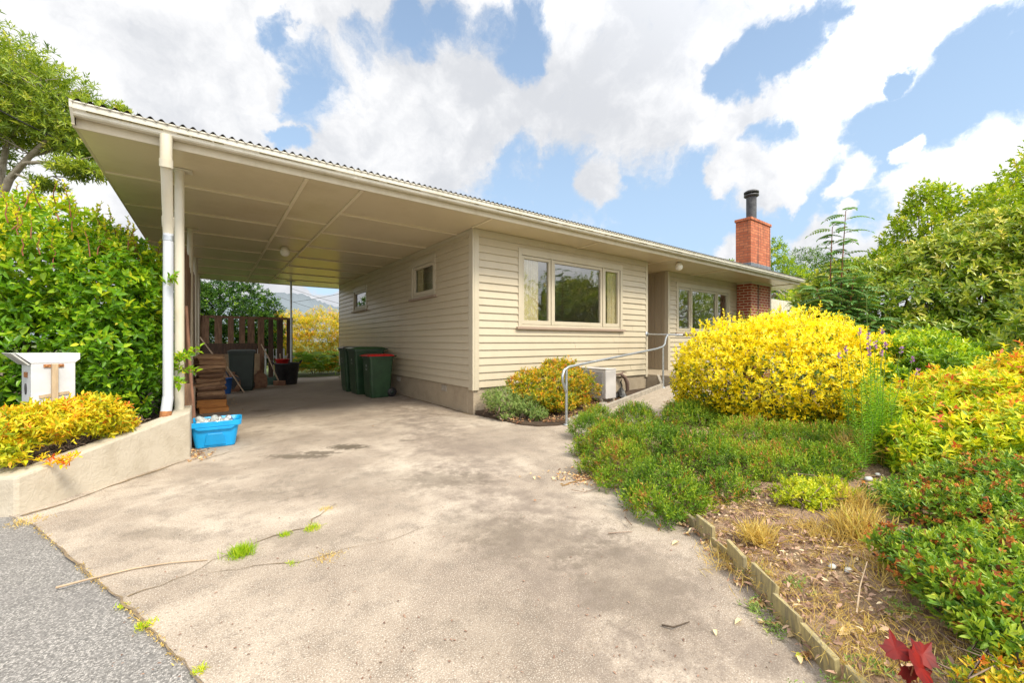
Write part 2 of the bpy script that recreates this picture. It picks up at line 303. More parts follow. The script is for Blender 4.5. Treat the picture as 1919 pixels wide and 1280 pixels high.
# ------------------------------------------------------------------ mesh builder
def root_offset(o):
    v = Vector((0, 0, 0))
    while o is not None: v += o.location; o = o.parent
    return v
class MB:
    def __init__(s): s.v = []; s.f = []; s.sm = []
    def add(s, vs, fs, smooth=False):
        b = len(s.v); s.v += [tuple(p) for p in vs]
        for f in fs: s.f.append([i + b for i in f]); s.sm.append(smooth)
    def box(s, x0, y0, z0, x1, y1, z1):
        s.add([(x0,y0,z0),(x1,y0,z0),(x1,y1,z0),(x0,y1,z0),(x0,y0,z1),(x1,y0,z1),(x1,y1,z1),(x0,y1,z1)],
              [(0,3,2,1),(4,5,6,7),(0,1,5,4),(1,2,6,5),(2,3,7,6),(3,0,4,7)]); return s
    def obox(s, c, size, rot=(0,0,0)):
        R = Euler(rot).to_matrix(); h = [x/2 for x in size]
        vs = [Vector(c) + R @ Vector((a*h[0], b*h[1], d*h[2])) for d in (-1,1) for (a,b) in ((-1,-1),(1,-1),(1,1),(-1,1))]
        s.add(vs, [(0,3,2,1),(4,5,6,7),(0,1,5,4),(1,2,6,5),(2,3,7,6),(3,0,4,7)]); return s
    def bar(s, p, q, w, d, up=(0,0,1)):
        p, q = Vector(p), Vector(q); a = (q-p); L = a.length; a = a/L
        up = Vector(up)
        if abs(a.dot(up)) > .95: up = Vector((0,1,0))
        x = a.cross(up).normalized(); y = x.cross(a)
        vs = [e + x*(i*w/2) + y*(j*d/2) for e in (p,q) for (i,j) in ((-1,-1),(1,-1),(1,1),(-1,1))]
        s.add(vs, [(0,3,2,1),(4,5,6,7),(0,1,5,4),(1,2,6,5),(2,3,7,6),(3,0,4,7)]); return s
    def tube(s, pts, r, n=8, cap=True):
        pts = [Vector(p) for p in pts]; m = len(pts)
        if isinstance(r, (int, float)): r = [r]*m
        vs = []; ref = None
        for i in range(m):
            t = (pts[min(i+1,m-1)] - pts[max(i-1,0)]).normalized()
            if ref is None: ref = t.orthogonal().normalized()
            ref = (ref - t*ref.dot(t))
            ref = ref.normalized() if ref.length > 1e-5 else t.orthogonal().normalized()
            b = t.cross(ref)
            for k in range(n):
                a = 2*PI*k/n; vs.append(pts[i] + (ref*math.cos(a) + b*math.sin(a))*r[i])
        fs = [(i*n+k, i*n+(k+1)%n, (i+1)*n+(k+1)%n, (i+1)*n+k) for i in range(m-1) for k in range(n)]
        s.add(vs, fs, True)
        if cap: s.add(vs[:n], [tuple(range(n))[::-1]]); s.add(vs[-n:], [tuple(range(n))])
        return s
    def lathe(s, prof, c=(0,0,0), n=24, M3=None, sx=1, sy=1):
        vs = []
        for (r,z) in prof:
            for k in range(n):
                a = 2*PI*k/n; p = Vector((r*sx*math.cos(a), r*sy*math.sin(a), z))
                vs.append(Vector(c) + (M3 @ p if M3 else p))
        m = len(prof)
        s.add(vs, [(i*n+k, i*n+(k+1)%n, (i+1)*n+(k+1)%n, (i+1)*n+k) for i in range(m-1) for k in range(n)], True)
        if prof[0][0] > 1e-4: s.add(vs[:n], [tuple(range(n))[::-1]])
        if prof[-1][0] > 1e-4: s.add(vs[-n:], [tuple(range(n))])
        return s
    def prism(s, poly, z0, z1):                # plan polygon, vertical sides; z may be callables
        n = len(poly); f0 = z0 if callable(z0) else (lambda x,y: z0); f1 = z1 if callable(z1) else (lambda x,y: z1)
        vs = [(x,y,f0(x,y)) for x,y in poly] + [(x,y,f1(x,y)) for x,y in poly]
        s.add(vs, [tuple(range(n))[::-1], tuple(range(n,2*n))] + [(i,(i+1)%n,n+(i+1)%n,n+i) for i in range(n)]); return s
    def loft(s, sections, cap=True):           # list of equally long closed loops
        n = len(sections[0]); vs = [p for sec in sections for p in sec]
        s.add(vs, [(i*n+k, i*n+(k+1)%n, (i+1)*n+(k+1)%n, (i+1)*n+k) for i in range(len(sections)-1) for k in range(n)])
        if cap: s.add(sections[0], [tuple(range(n))[::-1]]); s.add(sections[-1], [tuple(range(n))])
        return s
    def build(s, name, m, parent=None, bevel=0., uv=False, loc=None):
        me = bpy.data.meshes.new(name)
        off = root_offset(parent) if parent is not None else (Vector(loc) if loc else Vector((0,0,0)))
        me.from_pydata([(x-off[0], y-off[1], z-off[2]) for x,y,z in s.v], [], s.f)
        me.polygons.foreach_set('use_smooth', s.sm)
        me.update()
        if uv:
            l = me.uv_layers.new(name='UVMap')
            for p in me.polygons:
                nx, ny, nz = (abs(c) for c in p.normal)
                for li in p.loop_indices:
                    x,y,z = s.v[me.loops[li].vertex_index]
                    l.data[li].uv = (y, z) if nx > max(ny,nz) else ((x, z) if ny > nz else (x, y))
        me.materials.append(m)
        o = bpy.data.objects.new(name, me); col.objects.link(o)
        if parent is not None: o.parent = parent
        elif loc: o.location = loc
        if bevel:
            b = o.modifiers.new('bevel', 'BEVEL'); b.width = bevel; b.segments = 2; b.limit_method = 'ANGLE'; b.angle_limit = math.radians(40)
        return o
def tag(o, label=None, cat=None, group=None, kind=None):
    if label: o['label'] = label
    if cat: o['category'] = cat
    if group: o['group'] = group
    if kind: o['kind'] = kind
    return o
def thing(name, label, cat, loc=(0,0,0), group=None):
    o = bpy.data.objects.new(name, None); col.objects.link(o); o.location = loc; o.empty_display_size = .2
    return tag(o, label, cat, group)
def copy_tree(o, parent=None):
    c = o.copy(); col.objects.link(c)
    if parent is not None: c.parent = parent
    for ch in list(o.children): copy_tree(ch, c)
    return c
# ------------------------------------------------------------------ foliage generator (numpy)
T7 = np.array([(0,0,0),(-.5,.34,.10),(-.37,.70,.06),(0,1,-.10),(.37,.70,.06),(.5,.34,.10),(0,.5,-.02)])
T4 = np.array([(0,0,0),(-.5,.45,.04),(0,1,-.06),(.5,.45,.04)])
def unit(a): return a / (np.linalg.norm(a, axis=-1, keepdims=True) + 1e-9)
def leaf_arrays(P, Dr, Nm, Ln, Wd, tone, hi=True, droop=1.):
    Dr = unit(Dr); S = unit(np.cross(Dr, Nm)); Nm = np.cross(S, Dr)
    T = T7 if hi else T4
    k = len(T); n = len(P)
    z = T[:,2].copy()
    zl = -.10*droop*T[:,1]**2 - np.where(T[:,0] == 0, .02*(T[:,1] == .5), 0); zw = np.where(T[:,0] != 0, z*3.2, 0)
    V = P[:,None,:] + S[:,None,:]*(T[None,:,0,None]*Wd[:,None,None]) + Dr[:,None,:]*(T[None,:,1,None]*Ln[:,None,None]) + Nm[:,None,:]*(zl[None,:,None]*Ln[:,None,None] + zw[None,:,None]*Wd[:,None,None])
    return V.reshape(-1,3), np.repeat(tone, k), k, n
def leaf_mesh(name, parts, m, parent=None, loc=None):
    """parts: list of leaf_arrays results (all same template)"""
    k = parts[0][2]
    V = np.concatenate([p[0] for p in parts]); tn = np.concatenate([p[1] for p in parts]); n = sum(p[3] for p in parts)
    off = root_offset(parent) if parent is not None else Vector(loc or (0,0,0))
    V = V - np.array(off)
    polys = np.array([[0,6,3,2,1],[0,5,4,3,6]]) if k == 7 else np.array([[0,3,2,1]])
    npoly, nside = polys.shape
    idx = (np.arange(n)[:,None,None]*k + polys[None]).reshape(-1)
    me = bpy.data.meshes.new(name)
    me.vertices.add(len(V)); me.vertices.foreach_set('co', V.astype(np.float32).ravel())
    me.loops.add(len(idx)); me.loops.foreach_set('vertex_index', idx.astype(np.int32))
    me.polygons.add(n*npoly); me.polygons.foreach_set('loop_start', (np.arange(n*npoly)*nside).astype(np.int32))
    try: me.polygons.foreach_set('loop_total', np.full(n*npoly, nside, dtype=np.int32))
    except Exception: pass
    me.update(calc_edges=True)
    a = me.attributes.new('tone', 'FLOAT', 'POINT'); a.data.foreach_set('value', np.clip(tn,0,1).astype(np.float32))
    me.materials.append(m)
    o = bpy.data.objects.new(name, me); col.objects.link(o)
    if parent is not None: o.parent = parent
    elif loc is not None: o.location = loc
    return o
def rdir(n):
    return unit(RNG.normal(size=(n,3)))
def ell_points(ells, n, shell=(.80,1.04), zmin=-9, lump=.10, inner=.25, cull=.75, seed=0, upw=0.):
    """points + outward normals over a union of ellipsoids [(cx,cy,cz,rx,ry,rz)], lumpy"""
    E = np.array(ells, float); area = np.array([(a*b+b*c+a*c) for a,b,c in E[:,3:]]); area /= area.sum()
    outP, outN, outS = [], [], []; got = 0
    ph = np.random.default_rng(seed+5).uniform(0, 6.28, (6,3)); fr = np.random.default_rng(seed+9).uniform(2.5, 7., (6,3))
    cam = np.array((0,0,CAMH))
    for _ in range(400):
        if got >= n: break
        m = int(n*1.5)+50
        k = RNG.choice(len(E), m, p=area); d = rdir(m)
        if upw: d[:,2] += upw; d = unit(d)
        s = RNG.uniform(shell[0], shell[1], m); s = np.where(RNG.random(m) < inner, RNG.uniform(.45, shell[0], m), s)
        lm = sum(np.sin(d@fr[i] + ph[i,0] + k*1.7) for i in range(6))/3.
        s = s*(1 + lump*lm)
        P = E[k,:3] + d*E[k,3:]*s[:,None]; Nn = unit(d/E[k,3:])
        ok = P[:,2] > zmin
        for j in range(len(E)):
            q = np.linalg.norm((P-E[j,:3])/E[j,3:], axis=1)
            ok &= ~((q < .72) & (k != j))
        back = (Nn*unit(cam-P)).sum(1) < -.35
        ok &= ~(back & (RNG.random(m) < cull))
        outP.append(P[ok]); outN.append(Nn[ok]); outS.append(s[ok]); got += ok.sum()
    return np.concatenate(outP)[:n], np.concatenate(outN)[:n], np.concatenate(outS)[:n]
def whorls(P, Nn, k, L, W, tone, tl=.06, up=.5, spread=55, rand=.4, jit=.12, tip=0., hi=True, droop=1., alt=False, shrink=.35):
    """k leaves round a short twig at each point"""
    n = len(P)
    ax = unit(Nn*.7 + np.array((0,0,up)) + RNG.normal(size=(n,3))*rand)
    ref = unit(np.cross(ax, rdir(n))); ref2 = np.cross(ax, ref)
    res = []
    a0 = RNG.uniform(0, 6.28, n)
    for j in range(k):
        ang = a0 + (j*2.4 if not alt else (j%2)*PI + RNG.normal(0,.3,n))
        f = j/max(k-1,1)                          # 0 base .. 1 tip
        e = np.radians(spread*(1.15-.75*f) + RNG.normal(0,14,n))
        pp = ref*np.cos(ang)[:,None] + ref2*np.sin(ang)[:,None]
        dr = ax*np.cos(e)[:,None] + pp*np.sin(e)[:,None]
        nm = ax*np.sin(e)[:,None] - pp*np.cos(e)[:,None]
        pos = P + ax*(tl*(f-.6))
        ln = L*(1-shrink*f)*RNG.uniform(.55,1.28,n)
        res.append(leaf_arrays(pos, dr, nm, ln, ln*(W/L)*RNG.uniform(.85,1.15,n), np.clip(tone + RNG.normal(0,jit,n) + tip*f,0,1), hi, droop))
    return res
def stems(name, base, tips, r0, r1, m, parent, wob=.08, n=5, segs=4):
    mb = MB()
    for b, t in zip(base, tips):
        b, t = Vector(b), Vector(t); pts = []
        for i in range(segs+1):
            f = i/segs; p = b.lerp(t, f)
            w = wob*math.sin(PI*f)
            pts.append(p + Vector((random.gauss(0,w), random.gauss(0,w), random.gauss(0,w*.6))))
        mb.tube(pts, [r0*(1-i/segs) + r1*i/segs for i in range(segs+1)], n, False)
    return tag(mb.build(name, m, parent), kind='stuff')
def shrub(name, label, cat, loc, ells, n, m, k, L, W, stem_mat='twigdark', tone=(.45,.2), group=None, zmin=None, stems_n=14, hi=True, root=None, leaf_name='foliage', topgrad=0., stem_r=.012, **kw):
    root = root or thing(name, label, cat, loc, group)
    pk = {a: kw.pop(a) for a in ('shell','lump','inner','cull','seed','upw') if a in kw}
    zm = loc[2] + .02 if zmin is None else zmin
    P, Nn, S = ell_points(ells, n, zmin=zm, **pk)
    tn = np.clip(RNG.normal(tone[0], tone[1], n), 0, 1)
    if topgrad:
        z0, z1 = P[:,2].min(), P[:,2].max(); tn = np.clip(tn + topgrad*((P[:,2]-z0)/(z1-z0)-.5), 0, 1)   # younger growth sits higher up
    leaf_mesh(leaf_name, whorls(P, Nn, k, L, W, tn, hi=hi, **kw), m, root)
    if stems_n:
        sel = RNG.choice(n, min(stems_n, n), replace=False)
        E = np.array(ells)
        tips = [P[i]*.82 + E[np.argmin(np.linalg.norm(E[:,:3]-P[i],axis=1)),:3]*.18 for i in sel]
        bs = []
        for t in tips:
            e = E[np.argmin(np.linalg.norm(E[:,:2]-np.array(t)[:2],axis=1))]
            bs.append((e[0]+random.gauss(0,e[3]*.12), e[1]+random.gauss(0,e[4]*.12), loc[2]-.02))
        stems('stem', bs, tips, stem_r*1.3, stem_r*.35, M[stem_mat], root)
    return root
def blades(P, h, w, lean, tone, m, name, parent=None, loc=None):
    """grass blades: thin leaves fanning from the points"""
    n = len(P); d = RNG.normal(size=(n,3))*lean; d[:,2] = 1; d = unit(d)
    nm = unit(np.cross(d, rdir(n)))
    ln = h*RNG.uniform(.5,1.2,n)
    return leaf_mesh(name, [leaf_arrays(P, d, nm, ln, np.full(n,w), tone, True, 3.5)], m, parent, loc)
# ================================================================== SETTING
def ground_sheet(name, poly, z, m, sub=None):
    mb = MB(); mb.add([(x,y,z) for x,y in poly], [tuple(range(len(poly)))])
    return tag(mb.build(name, m), kind='structure')
S = 2500
ground_sheet('ground', [(-S,-S),(S,-S),(S,S),(-S,S)], -.06, M['lawn'])
dpoly = [(-1.30,4.62),(-1.0,4.12),(-.92,3.98),(-.56,3.12),(-.32,2.56),(-.16,2.15),(-.02,1.79),(.35,.9),(.8,-.4),(1.3,-1.8),
         (4.5,-1.8),(6.5,1.5),(8.6,3.2),(8.6,4.6),(4.4,5.67),(3.44,5.67),(3.44,14.9),(-.42,14.9),(-.42,5.2)]
drive = MB(); drive.prism(dpoly, -.08, 0.)
DRV = tag(drive.build('driveway', M['concrete']), kind='structure')
road = MB(); road.prism([(-1.24,4.6),(-.86,3.99),(-.50,3.13),(-.26,2.57),(-.10,2.16),(.04,1.80),(.41,.91),(.86,-.39),(1.36,-1.79),(1.8,-9),(-14,-9),(-14,16),(-9,16)], -.08, -.012)
tag(road.build('road', M['asphalt']), kind='structure')
def ribbon(pts, w, jitter=.006, z=.004, seg=.05):
    P = [Vector(p[:2]) for p in pts]; out = []
    for a, b in zip(P[:-1], P[1:]):
        n = max(2, int((b-a).length/seg))
        out += [a.lerp(b, i/n) for i in range(n)]
    out.append(P[-1]); L, R = [], []
    for i, p in enumerate(out):
        t = (out[min(i+1,len(out)-1)] - out[max(i-1,0)]).normalized(); nn = Vector((-t.y, t.x))
        q = p + nn*random.gauss(0, jitter); ww = w*max(.28, .7+.4*math.sin(i*.37+w*900)+random.uniform(-.3,.3))*.5
        L.append((q.x+nn.x*ww, q.y+nn.y*ww, z)); R.append((q.x-nn.x*ww, q.y-nn.y*ww, z))
    m = len(L); mb = MB(); mb.add(L+R, [(i, m+i, m+i+1, i+1) for i in range(m-1)]); return mb
def crack(px, w, mat='crack', name='crack', jit=.008):
    o = ribbon([G(u,v) for u,v in px], w, jit).build(name, M[mat], DRV); return o
crack([(238,1118),(300,1098),(350,1078),(400,1052),(425,1045),(480,1018),(530,1000),(575,990),(607,960),(630,945)], .010)
crack([(350,1078),(420,1072),(500,1060),(560,1056),(600,1045),(640,1032),(720,1018),(800,990)], .005)
crack([(455,785),(500,782),(560,765),(625,752),(690,748)], .02)
crack([(735,762),(800,775),(860,782),(888,782)], .012)
crack([(370,866),(450,842),(520,828),(650,800),(760,782),(880,776)], .008)
crack([(1050,910),(1085,902),(1112,894)], .06, 'mossline', 'moss_strip', .01)
crack([(62,985),(100,1015),(150,1062),(190,1098),(230,1130),(265,1162),(300,1200),(340,1240),(380,1282)], .010, 'crack', 'dirt_line', .005)
crack([(40,968),(110,948),(200,915),(290,884),(352,862)], .03, 'crack', 'dirt_line', .006)
ribbon([(3.42,5.7),(3.42,8),(3.42,11),(3.42,14.2)], .05, .006).build('dirt_line', M['crack'], DRV)
# garden bed on the right: a mound swept in from its edge
E = [(9.6,4.35),(8.0,4.02),(5.6,3.45),(4.25,3.12),(3.55,3.25),(3.22,3.1),(2.89,2.62),(2.69,2.0),(2.55,1.55),(2.3,1.12),(2.12,.91),(1.94,.7),(1.83,.55),(1.72,.42),(1.5,.1),(1.2,-.5),(.9,-1.3)]
def bedz(d): return .02 + .10*min(1, d/.35) + .13*min(1, max(0,(d-.3)/2.5)) + .004*max(0, d-3)
bed = MB(); EE = []
for a, b in zip(E[:-1], E[1:]):
    a, b = Vector(a), Vector(b); n = max(1, int((b-a).length/.12)); EE += [a.lerp(b,i/n) for i in range(n)]
EE.append(Vector(E[-1])); DS = [0,.04,.12,.22,.32,.45,.6,.75,.9,1.1,1.3,1.5,1.75,2,2.3,2.7,3.2,4,5.5,8,12,18]
INTO = Vector((.86,-.5)).normalized()
vs = []
for p in EE:
    for d in DS:
        q = p + INTO*d; vs.append((q.x, q.y, bedz(d) + (.014*math.sin(q.x*9+1)*math.cos(q.y*7) + random.gauss(0,.009))*(d > .02)))
nd = len(DS)
bed.add(vs, [(i*nd+j, i*nd+j+1, (i+1)*nd+j+1, (i+1)*nd+j) for i in range(len(EE)-1) for j in range(nd-1)], True)
tag(bed.build('garden_bed', M['bed']), kind='structure')
def bed_h(x, y):                          # bed height at a point (distance in from the nearest edge along INTO)
    p = Vector((x,y)); best = 9
    for a, b in zip(EE[:-1], EE[1:]):
        ab = b-a; den = INTO.x*ab.y - INTO.y*ab.x
        if abs(den) < 1e-6: continue
        w = p-a; d = (w.x*ab.y - w.y*ab.x)/den; s = (w.x*INTO.y - w.y*INTO.x)/(-den) if abs(den) > 0 else 0
        if -.01 <= s <= 1.01 and d > -.05: best = min(best, d)
    return bedz(max(0, best)) if best < 9 else 0.
# ramp path to the porch
rd = Vector((.976,.217)); rn = Vector((.217,-.976)); r0 = Vector((4.12,4.16)); RL = 4.05
def rampz(x, y): return max(0.006, .006 + .225*((Vector((x,y))-r0).dot(rd)/3.6))
ramp_ = MB(); pts = []
for i in range(11):
    c = r0 + rd*(RL*i/10)
    pts += [(c.x,c.y,rampz(c.x,c.y)), ((c+rn*1.12).x,(c+rn*1.12).y,rampz(c.x,c.y))]
lo = [(x,y,-.05) for x,y,z in pts]; k = len(pts)
ramp_.add(pts+lo, [(2*i,2*i+1,2*i+3,2*i+2) for i in range(10)] + [(2*i,2*i+2,k+2*i+2,k+2*i) for i in range(10)] + [(2*i+1,k+2*i+1,k+2*i+3,2*i+3) for i in range(10)])
tag(ramp_.build('path', M['ramp']), kind='structure')
# soil strip along the front wall, planter soil
strip = MB(); sp = [(3.46,5.66),(3.53,5.02),(3.56,4.6),(3.70,4.36),(3.95,4.24),(4.12,4.24),(5.0,4.42),(6.2,4.68),(7.9,5.05),(8.08,5.2),(8.08,5.66)]
strip.prism(sp, -.05, lambda x,y: .02 + (.05 if y > 5.2 else 0) + (.06 if x > 5 else 0)); tag(strip.build('garden_strip', M['soil']), kind='structure')
psl = MB(); psl.prism([(-1.30,4.68),(-1.08,4.53),(-.34,5.40),(-.36,15.5),(-9,15.5),(-9,9)], -.05, lambda x,y: .2 if y < 4.7 else .36)
tag(psl.build('planter_soil', M['soil']), kind='structure')
# distant hills
hl = MB(); prof = [(-900,40),(-500,110),(-120,150),(60,185),(260,222),(345,220),(420,196),(505,168),(560,172),(640,150),(760,120),(900,105),(1050,90),(1300,80),(1700,60),(2300,40)]
xs = []
for (a, za), (b, zb) in zip(prof[:-1], prof[1:]):
    for i in range(8): xs.append((a+(b-a)*i/8, za+(zb-za)*i/8 + random.uniform(-6,6)))
vs = []
for x, z in xs:
    for j, fz in enumerate((0,.35,.7,1.,.6,0)): vs.append((x, 1750+j*120, z*fz*(1+(random.uniform(-.04,.04) if j < 3 else 0))-.1))
hl.add(vs, [(i*6+j,(i+1)*6+j,(i+1)*6+j+1,i*6+j+1) for i in range(len(xs)-1) for j in range(5)], True)
tag(hl.build('hills', M['hill']), kind='structure')
# ================================================================== HOUSE
X0, Y0, ZF, ZS = 3.43, 5.68, .44, 3.05
XA, XB, YB, XE, YR = 8.11, 9.63, 6.12, 16.05, 14.2
house = thing('house', 'cream weatherboard bungalow with open carport and long grey roof', 'house', (X0, Y0, 0))
def boards(mb, axis, fixed, a0, a1, z0, z1, sign, holes=(), pitch=.1243, dep=.023):
    """bevel-back weatherboards: axis 'x' = runs along x on plane y=fixed; sign = outward direction"""
    def pt(a, d, z): return (a, fixed + sign*d, z) if axis == 'x' else (fixed + sign*d, a, z)
    nb = int(round((z1-z0)/pitch)); p = (z1-z0)/nb
    for k in range(nb):
        zb, zt = z0+k*p, z0+(k+1)*p; jx = random.uniform(a0, a1); wv = random.uniform(0, .003)
        cuts = sorted({zb, zt} | {h for H in holes for h in H[2:] if zb < h < zt})
        for c0, c1 in zip(cuts[:-1], cuts[1:]):
            iv = [(a0, a1)]
            for (h0,h1,hz0,hz1) in holes:
                if hz0 < (c0+c1)/2 < hz1:
                    iv = [q for (s,e) in iv for q in ((s,min(e,h0)),(max(s,h1),e)) if q[1]-q[0] > 1e-4]
            iv = [q for (s,e) in iv for q in (((s,jx-.0012),(jx+.0012,e)) if s+.3 < jx < e-.3 else ((s,e),))]
            for s, e in iv:
                def dz(z, s=s): return .003 + (.0018 if s > jx-.01 else 0.) + wv + dep*(1-(z-zb)/p)
                zz0 = c0
                mb.add([pt(s,dz(zz0),zz0),pt(e,dz(zz0),zz0),pt(e,dz(c1),c1),pt(s,dz(c1),c1)], [(0,1,2,3)])
                if c0 == zb:
                    mb.add([pt(s,dz(zb),zb),pt(e,dz(zb),zb),pt(e,-.004,zb-.004),pt(s,-.004,zb-.004)], [(0,1,2,3)])
# --- window builder.  plane axis 'x' (faces -Y) or 'y' (faces -X)
def window(parent, axis, fixed, a0, a1, z0, z1, lights, name='window', sillm='sill', curtains=(), fw=.075):
    """outer frame a0..a1 x z0..z1, lights: list of (a0,a1,fixed?) sashes inside"""
    def B(mb, s, e, d0, d1, zz0, zz1):     # d = outward depth
        if axis == 'x': mb.box(s, fixed-d1, zz0, e, fixed-d0, zz1)
        else: mb.box(fixed-d1, s, zz0, fixed-d0, e, zz1)
    f = MB()
    B(f, a0-.0, a0+fw, -.06, .034, z0, z1); B(f, a1-fw, a1, -.06, .034, z0, z1)
    B(f, a0+fw, a1-fw, -.06, .034, z1-.12, z1); B(f, a0+fw, a1-fw, -.06, .020, z0, z0+.045)
    for (s,e,_) in lights[:-1]: B(f, e, e+.04, -.06, .030, z0+.045, z1-.12)
    w = f.build(name, M['trim'], parent, bevel=.004)
    sl = MB(); B(sl, a0-.05, a1+.05, -.06, .075, z0-.045, z0-.002); sl.build('sill', M[sillm], w, bevel=.006)
    for (s,e,op) in lights:
        t = .055
        q = MB(); zb, zt = z0+.05, z1-.125
        s2, e2 = s+.004, e-.004
        B(q, s2, s2+t, -.045, .012, zb, zt); B(q, e2-t, e2, -.045, .012, zb, zt)
        B(q, s2+t, e2-t, -.045, .012, zt-t, zt); B(q, s2+t, e2-t, -.045, .012, zb, zb+t*1.3)
        q.build('sash', M['trim'], w, bevel=.003)
        pn = MB(); B(pn, s2+t-.005, e2-t+.005, -.022, -.018, zb+t*1.3-.005, zt-t+.005); pn.build('pane', M['glass'], w)
    for (s,e) in curtains:
        c = MB(); n = 40; top = []; bot = []
        for i in range(n+1):
            a = s+(e-s)*i/n; d = .075+.022*math.sin(i*1.35)+.010*math.sin(i*3.1)
            p = (a, fixed+d) if axis == 'x' else (fixed+d, a)
            top.append((*p, z1-.14)); bot.append((p[0]+random.uniform(-.004,.004), p[1], z0-.25))
        c.add(top+bot, [(i,i+1,n+2+i,n+1+i) for i in range(n)], True); c.build('curtain', M['curtain'], w)
    return w
WA = (4.34, 7.20, 1.46, 2.86)          # front window of wall A
WB = (10.02, 12.95, 1.44, 2.80)
WS1 = (7.02, 8.16, 2.09, 2.86); WS2 = (11.2, 12.5, 2.09, 2.76)
w = MB(); boards(w, 'x', Y0, X0+.1, XA-.07, ZF, ZS, -1, [WA])
w.build('front_wall', M['board'], house)
w = MB(); boards(w, 'y', X0, Y0+.1, YR, ZF, ZS, -1, [WS1, WS2]); w.build('side_wall', M['board'], house)
w = MB(); boards(w, 'x', YB, XB+.09, XE, ZF, ZS, -1, [WB]); w.build('front_wall', M['board'], house)
w = MB(); w.box(X0+.02, YR-.02, 0, XE, YR, ZS-.003); w.box(XE-.02, YB+.05, 0, XE+.01, YR-.03, ZS-.003); w.build('rear_wall', M['board'], house)
cb = MB(); cb.box(X0-.026, Y0-.026, ZF-.04, X0+.012, Y0+.105, ZS-.004); cb.box(X0+.014, Y0-.026, ZF-.04, X0+.10, Y0+.012, ZS-.004); cb.build('corner_board', M['trim'], house, bevel=.003)
cb = MB(); cb.box(XA-.075, Y0-.026, ZF-.06, XA+.005, Y0+.06, ZS-.004); cb.build('corner_board', M['trim'], house, bevel=.003)
cb = MB(); cb.box(XB-.006, YB-.026, ZF-.02, XB+.09, YB+.06, ZS-.004); cb.build('corner_board', M['trim'], house, bevel=.003)
cb = MB(); cb.box(X0-.022, YR-.06, ZF-.04, X0+.03, YR+.012, ZS-.004); cb.build('corner_board', M['trim'], house, bevel=.003)
fr = MB(); fr.box(X0+.1, Y0-.024, ZS-.085, XA-.078, Y0+.0, ZS-.004); fr.box(X0-.024, Y0+.11, ZS-.055, X0+.0, YR-.065, ZS-.004); fr.box(XB+.093, YB-.024, ZS-.085, 13.40, YB, ZS-.004)
fr.build('frieze_board', M['trim'], house, bevel=.003)
fo = MB(); fo.box(X0+.012, Y0+.012, -.25, XA-.01, Y0+.2, ZF-.002); fo.box(X0+.012, Y0+.203, -.25, X0+.2, YR-.03, ZF-.002); fo.box(XB, YB+.012, -.25, XE-.03, YB+.2, ZF-.002)
fnd = fo.build('foundation', M['foundation'], house, bevel=.01)
for y in (6.72, 8.97, 11.2, 13.3):
    v = MB(); v.box(X0+.004, y-.10, .29, X0+.011, y+.10, .40)
    for i in range(6): v.box(X0-.001, y-.09+i*.032, .30, X0+.0035, y-.075+i*.032, .39)
    v.build('vent', M['kerb'], fnd)
po = MB(); po.box(XA-.005, 4.86, -.1, XB+1.2, YB-.03, ZF+.008); po.box(XA-.005, YB-.028, -.1, XB-.01, 7.4, ZF+.008); po.build('porch_slab', M['foundation'], house, bevel=.015)
# recess: grooved side panel, back wall, door
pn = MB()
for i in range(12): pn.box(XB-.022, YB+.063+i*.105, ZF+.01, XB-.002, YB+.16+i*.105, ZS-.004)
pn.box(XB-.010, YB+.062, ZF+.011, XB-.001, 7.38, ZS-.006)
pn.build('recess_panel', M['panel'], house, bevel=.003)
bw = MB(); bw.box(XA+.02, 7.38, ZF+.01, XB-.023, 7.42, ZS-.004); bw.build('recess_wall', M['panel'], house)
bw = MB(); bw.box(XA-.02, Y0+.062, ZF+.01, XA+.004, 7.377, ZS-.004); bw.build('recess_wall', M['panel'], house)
dr = MB(); dr.box(8.35, 7.345, ZF+.012, 9.2, 7.378, 2.5); dro = dr.build('front_door', M['door'], house, bevel=.006)
h = MB(); h.tube([(9.1,7.34,1.45),(9.1,7.29,1.45)], .014, 8); h.lathe([(.0,-.02),(.03,-.01),(.03,.01),(0,.02)], (9.1,7.28,1.45), 12); h.build('door_knob', M['galv'], dro)
# rooms seen through the panes
def room(x0,y0,x1,y1):
    r = MB(); r.add([(x0,y0,ZF+.01),(x1,y0,ZF+.01),(x1,y1,ZF+.01),(x0,y1,ZF+.01),(x0,y0,ZS-.01),(x1,y0,ZS-.01),(x1,y1,ZS-.01),(x0,y1,ZS-.01)], [(0,1,2,3),(4,7,6,5),(1,2,6,5),(2,3,7,6),(3,0,4,7)])
    return r.build('room_lining', M['inner'], house)
r_ = room(X0+.25, Y0+.03, XA-.03, 9.6)
d_ = MB(); d_.box(7.0, 9.55, ZF+.012, 7.9, 9.59, 2.55); d_.build('inner_door', M['door'], house)
room(XB+.03, YB+.03, 13.4, 10.0)
window(house, 'x', Y0, *WA, lights=[(4.42,5.12,1),(5.16,6.56,0),(6.60,7.12,1)], curtains=[(4.40,4.86),(6.80,7.16)])
window(house, 'x', YB, *WB, lights=[(10.10,10.74,1),(10.78,12.18,0),(12.22,12.87,1)])
window(house, 'y', X0, *WS1, lights=[(7.10,8.08,1)], curtains=[(7.78,8.0)])
window(house, 'y', X0, *WS2, lights=[(11.28,12.42,1)])
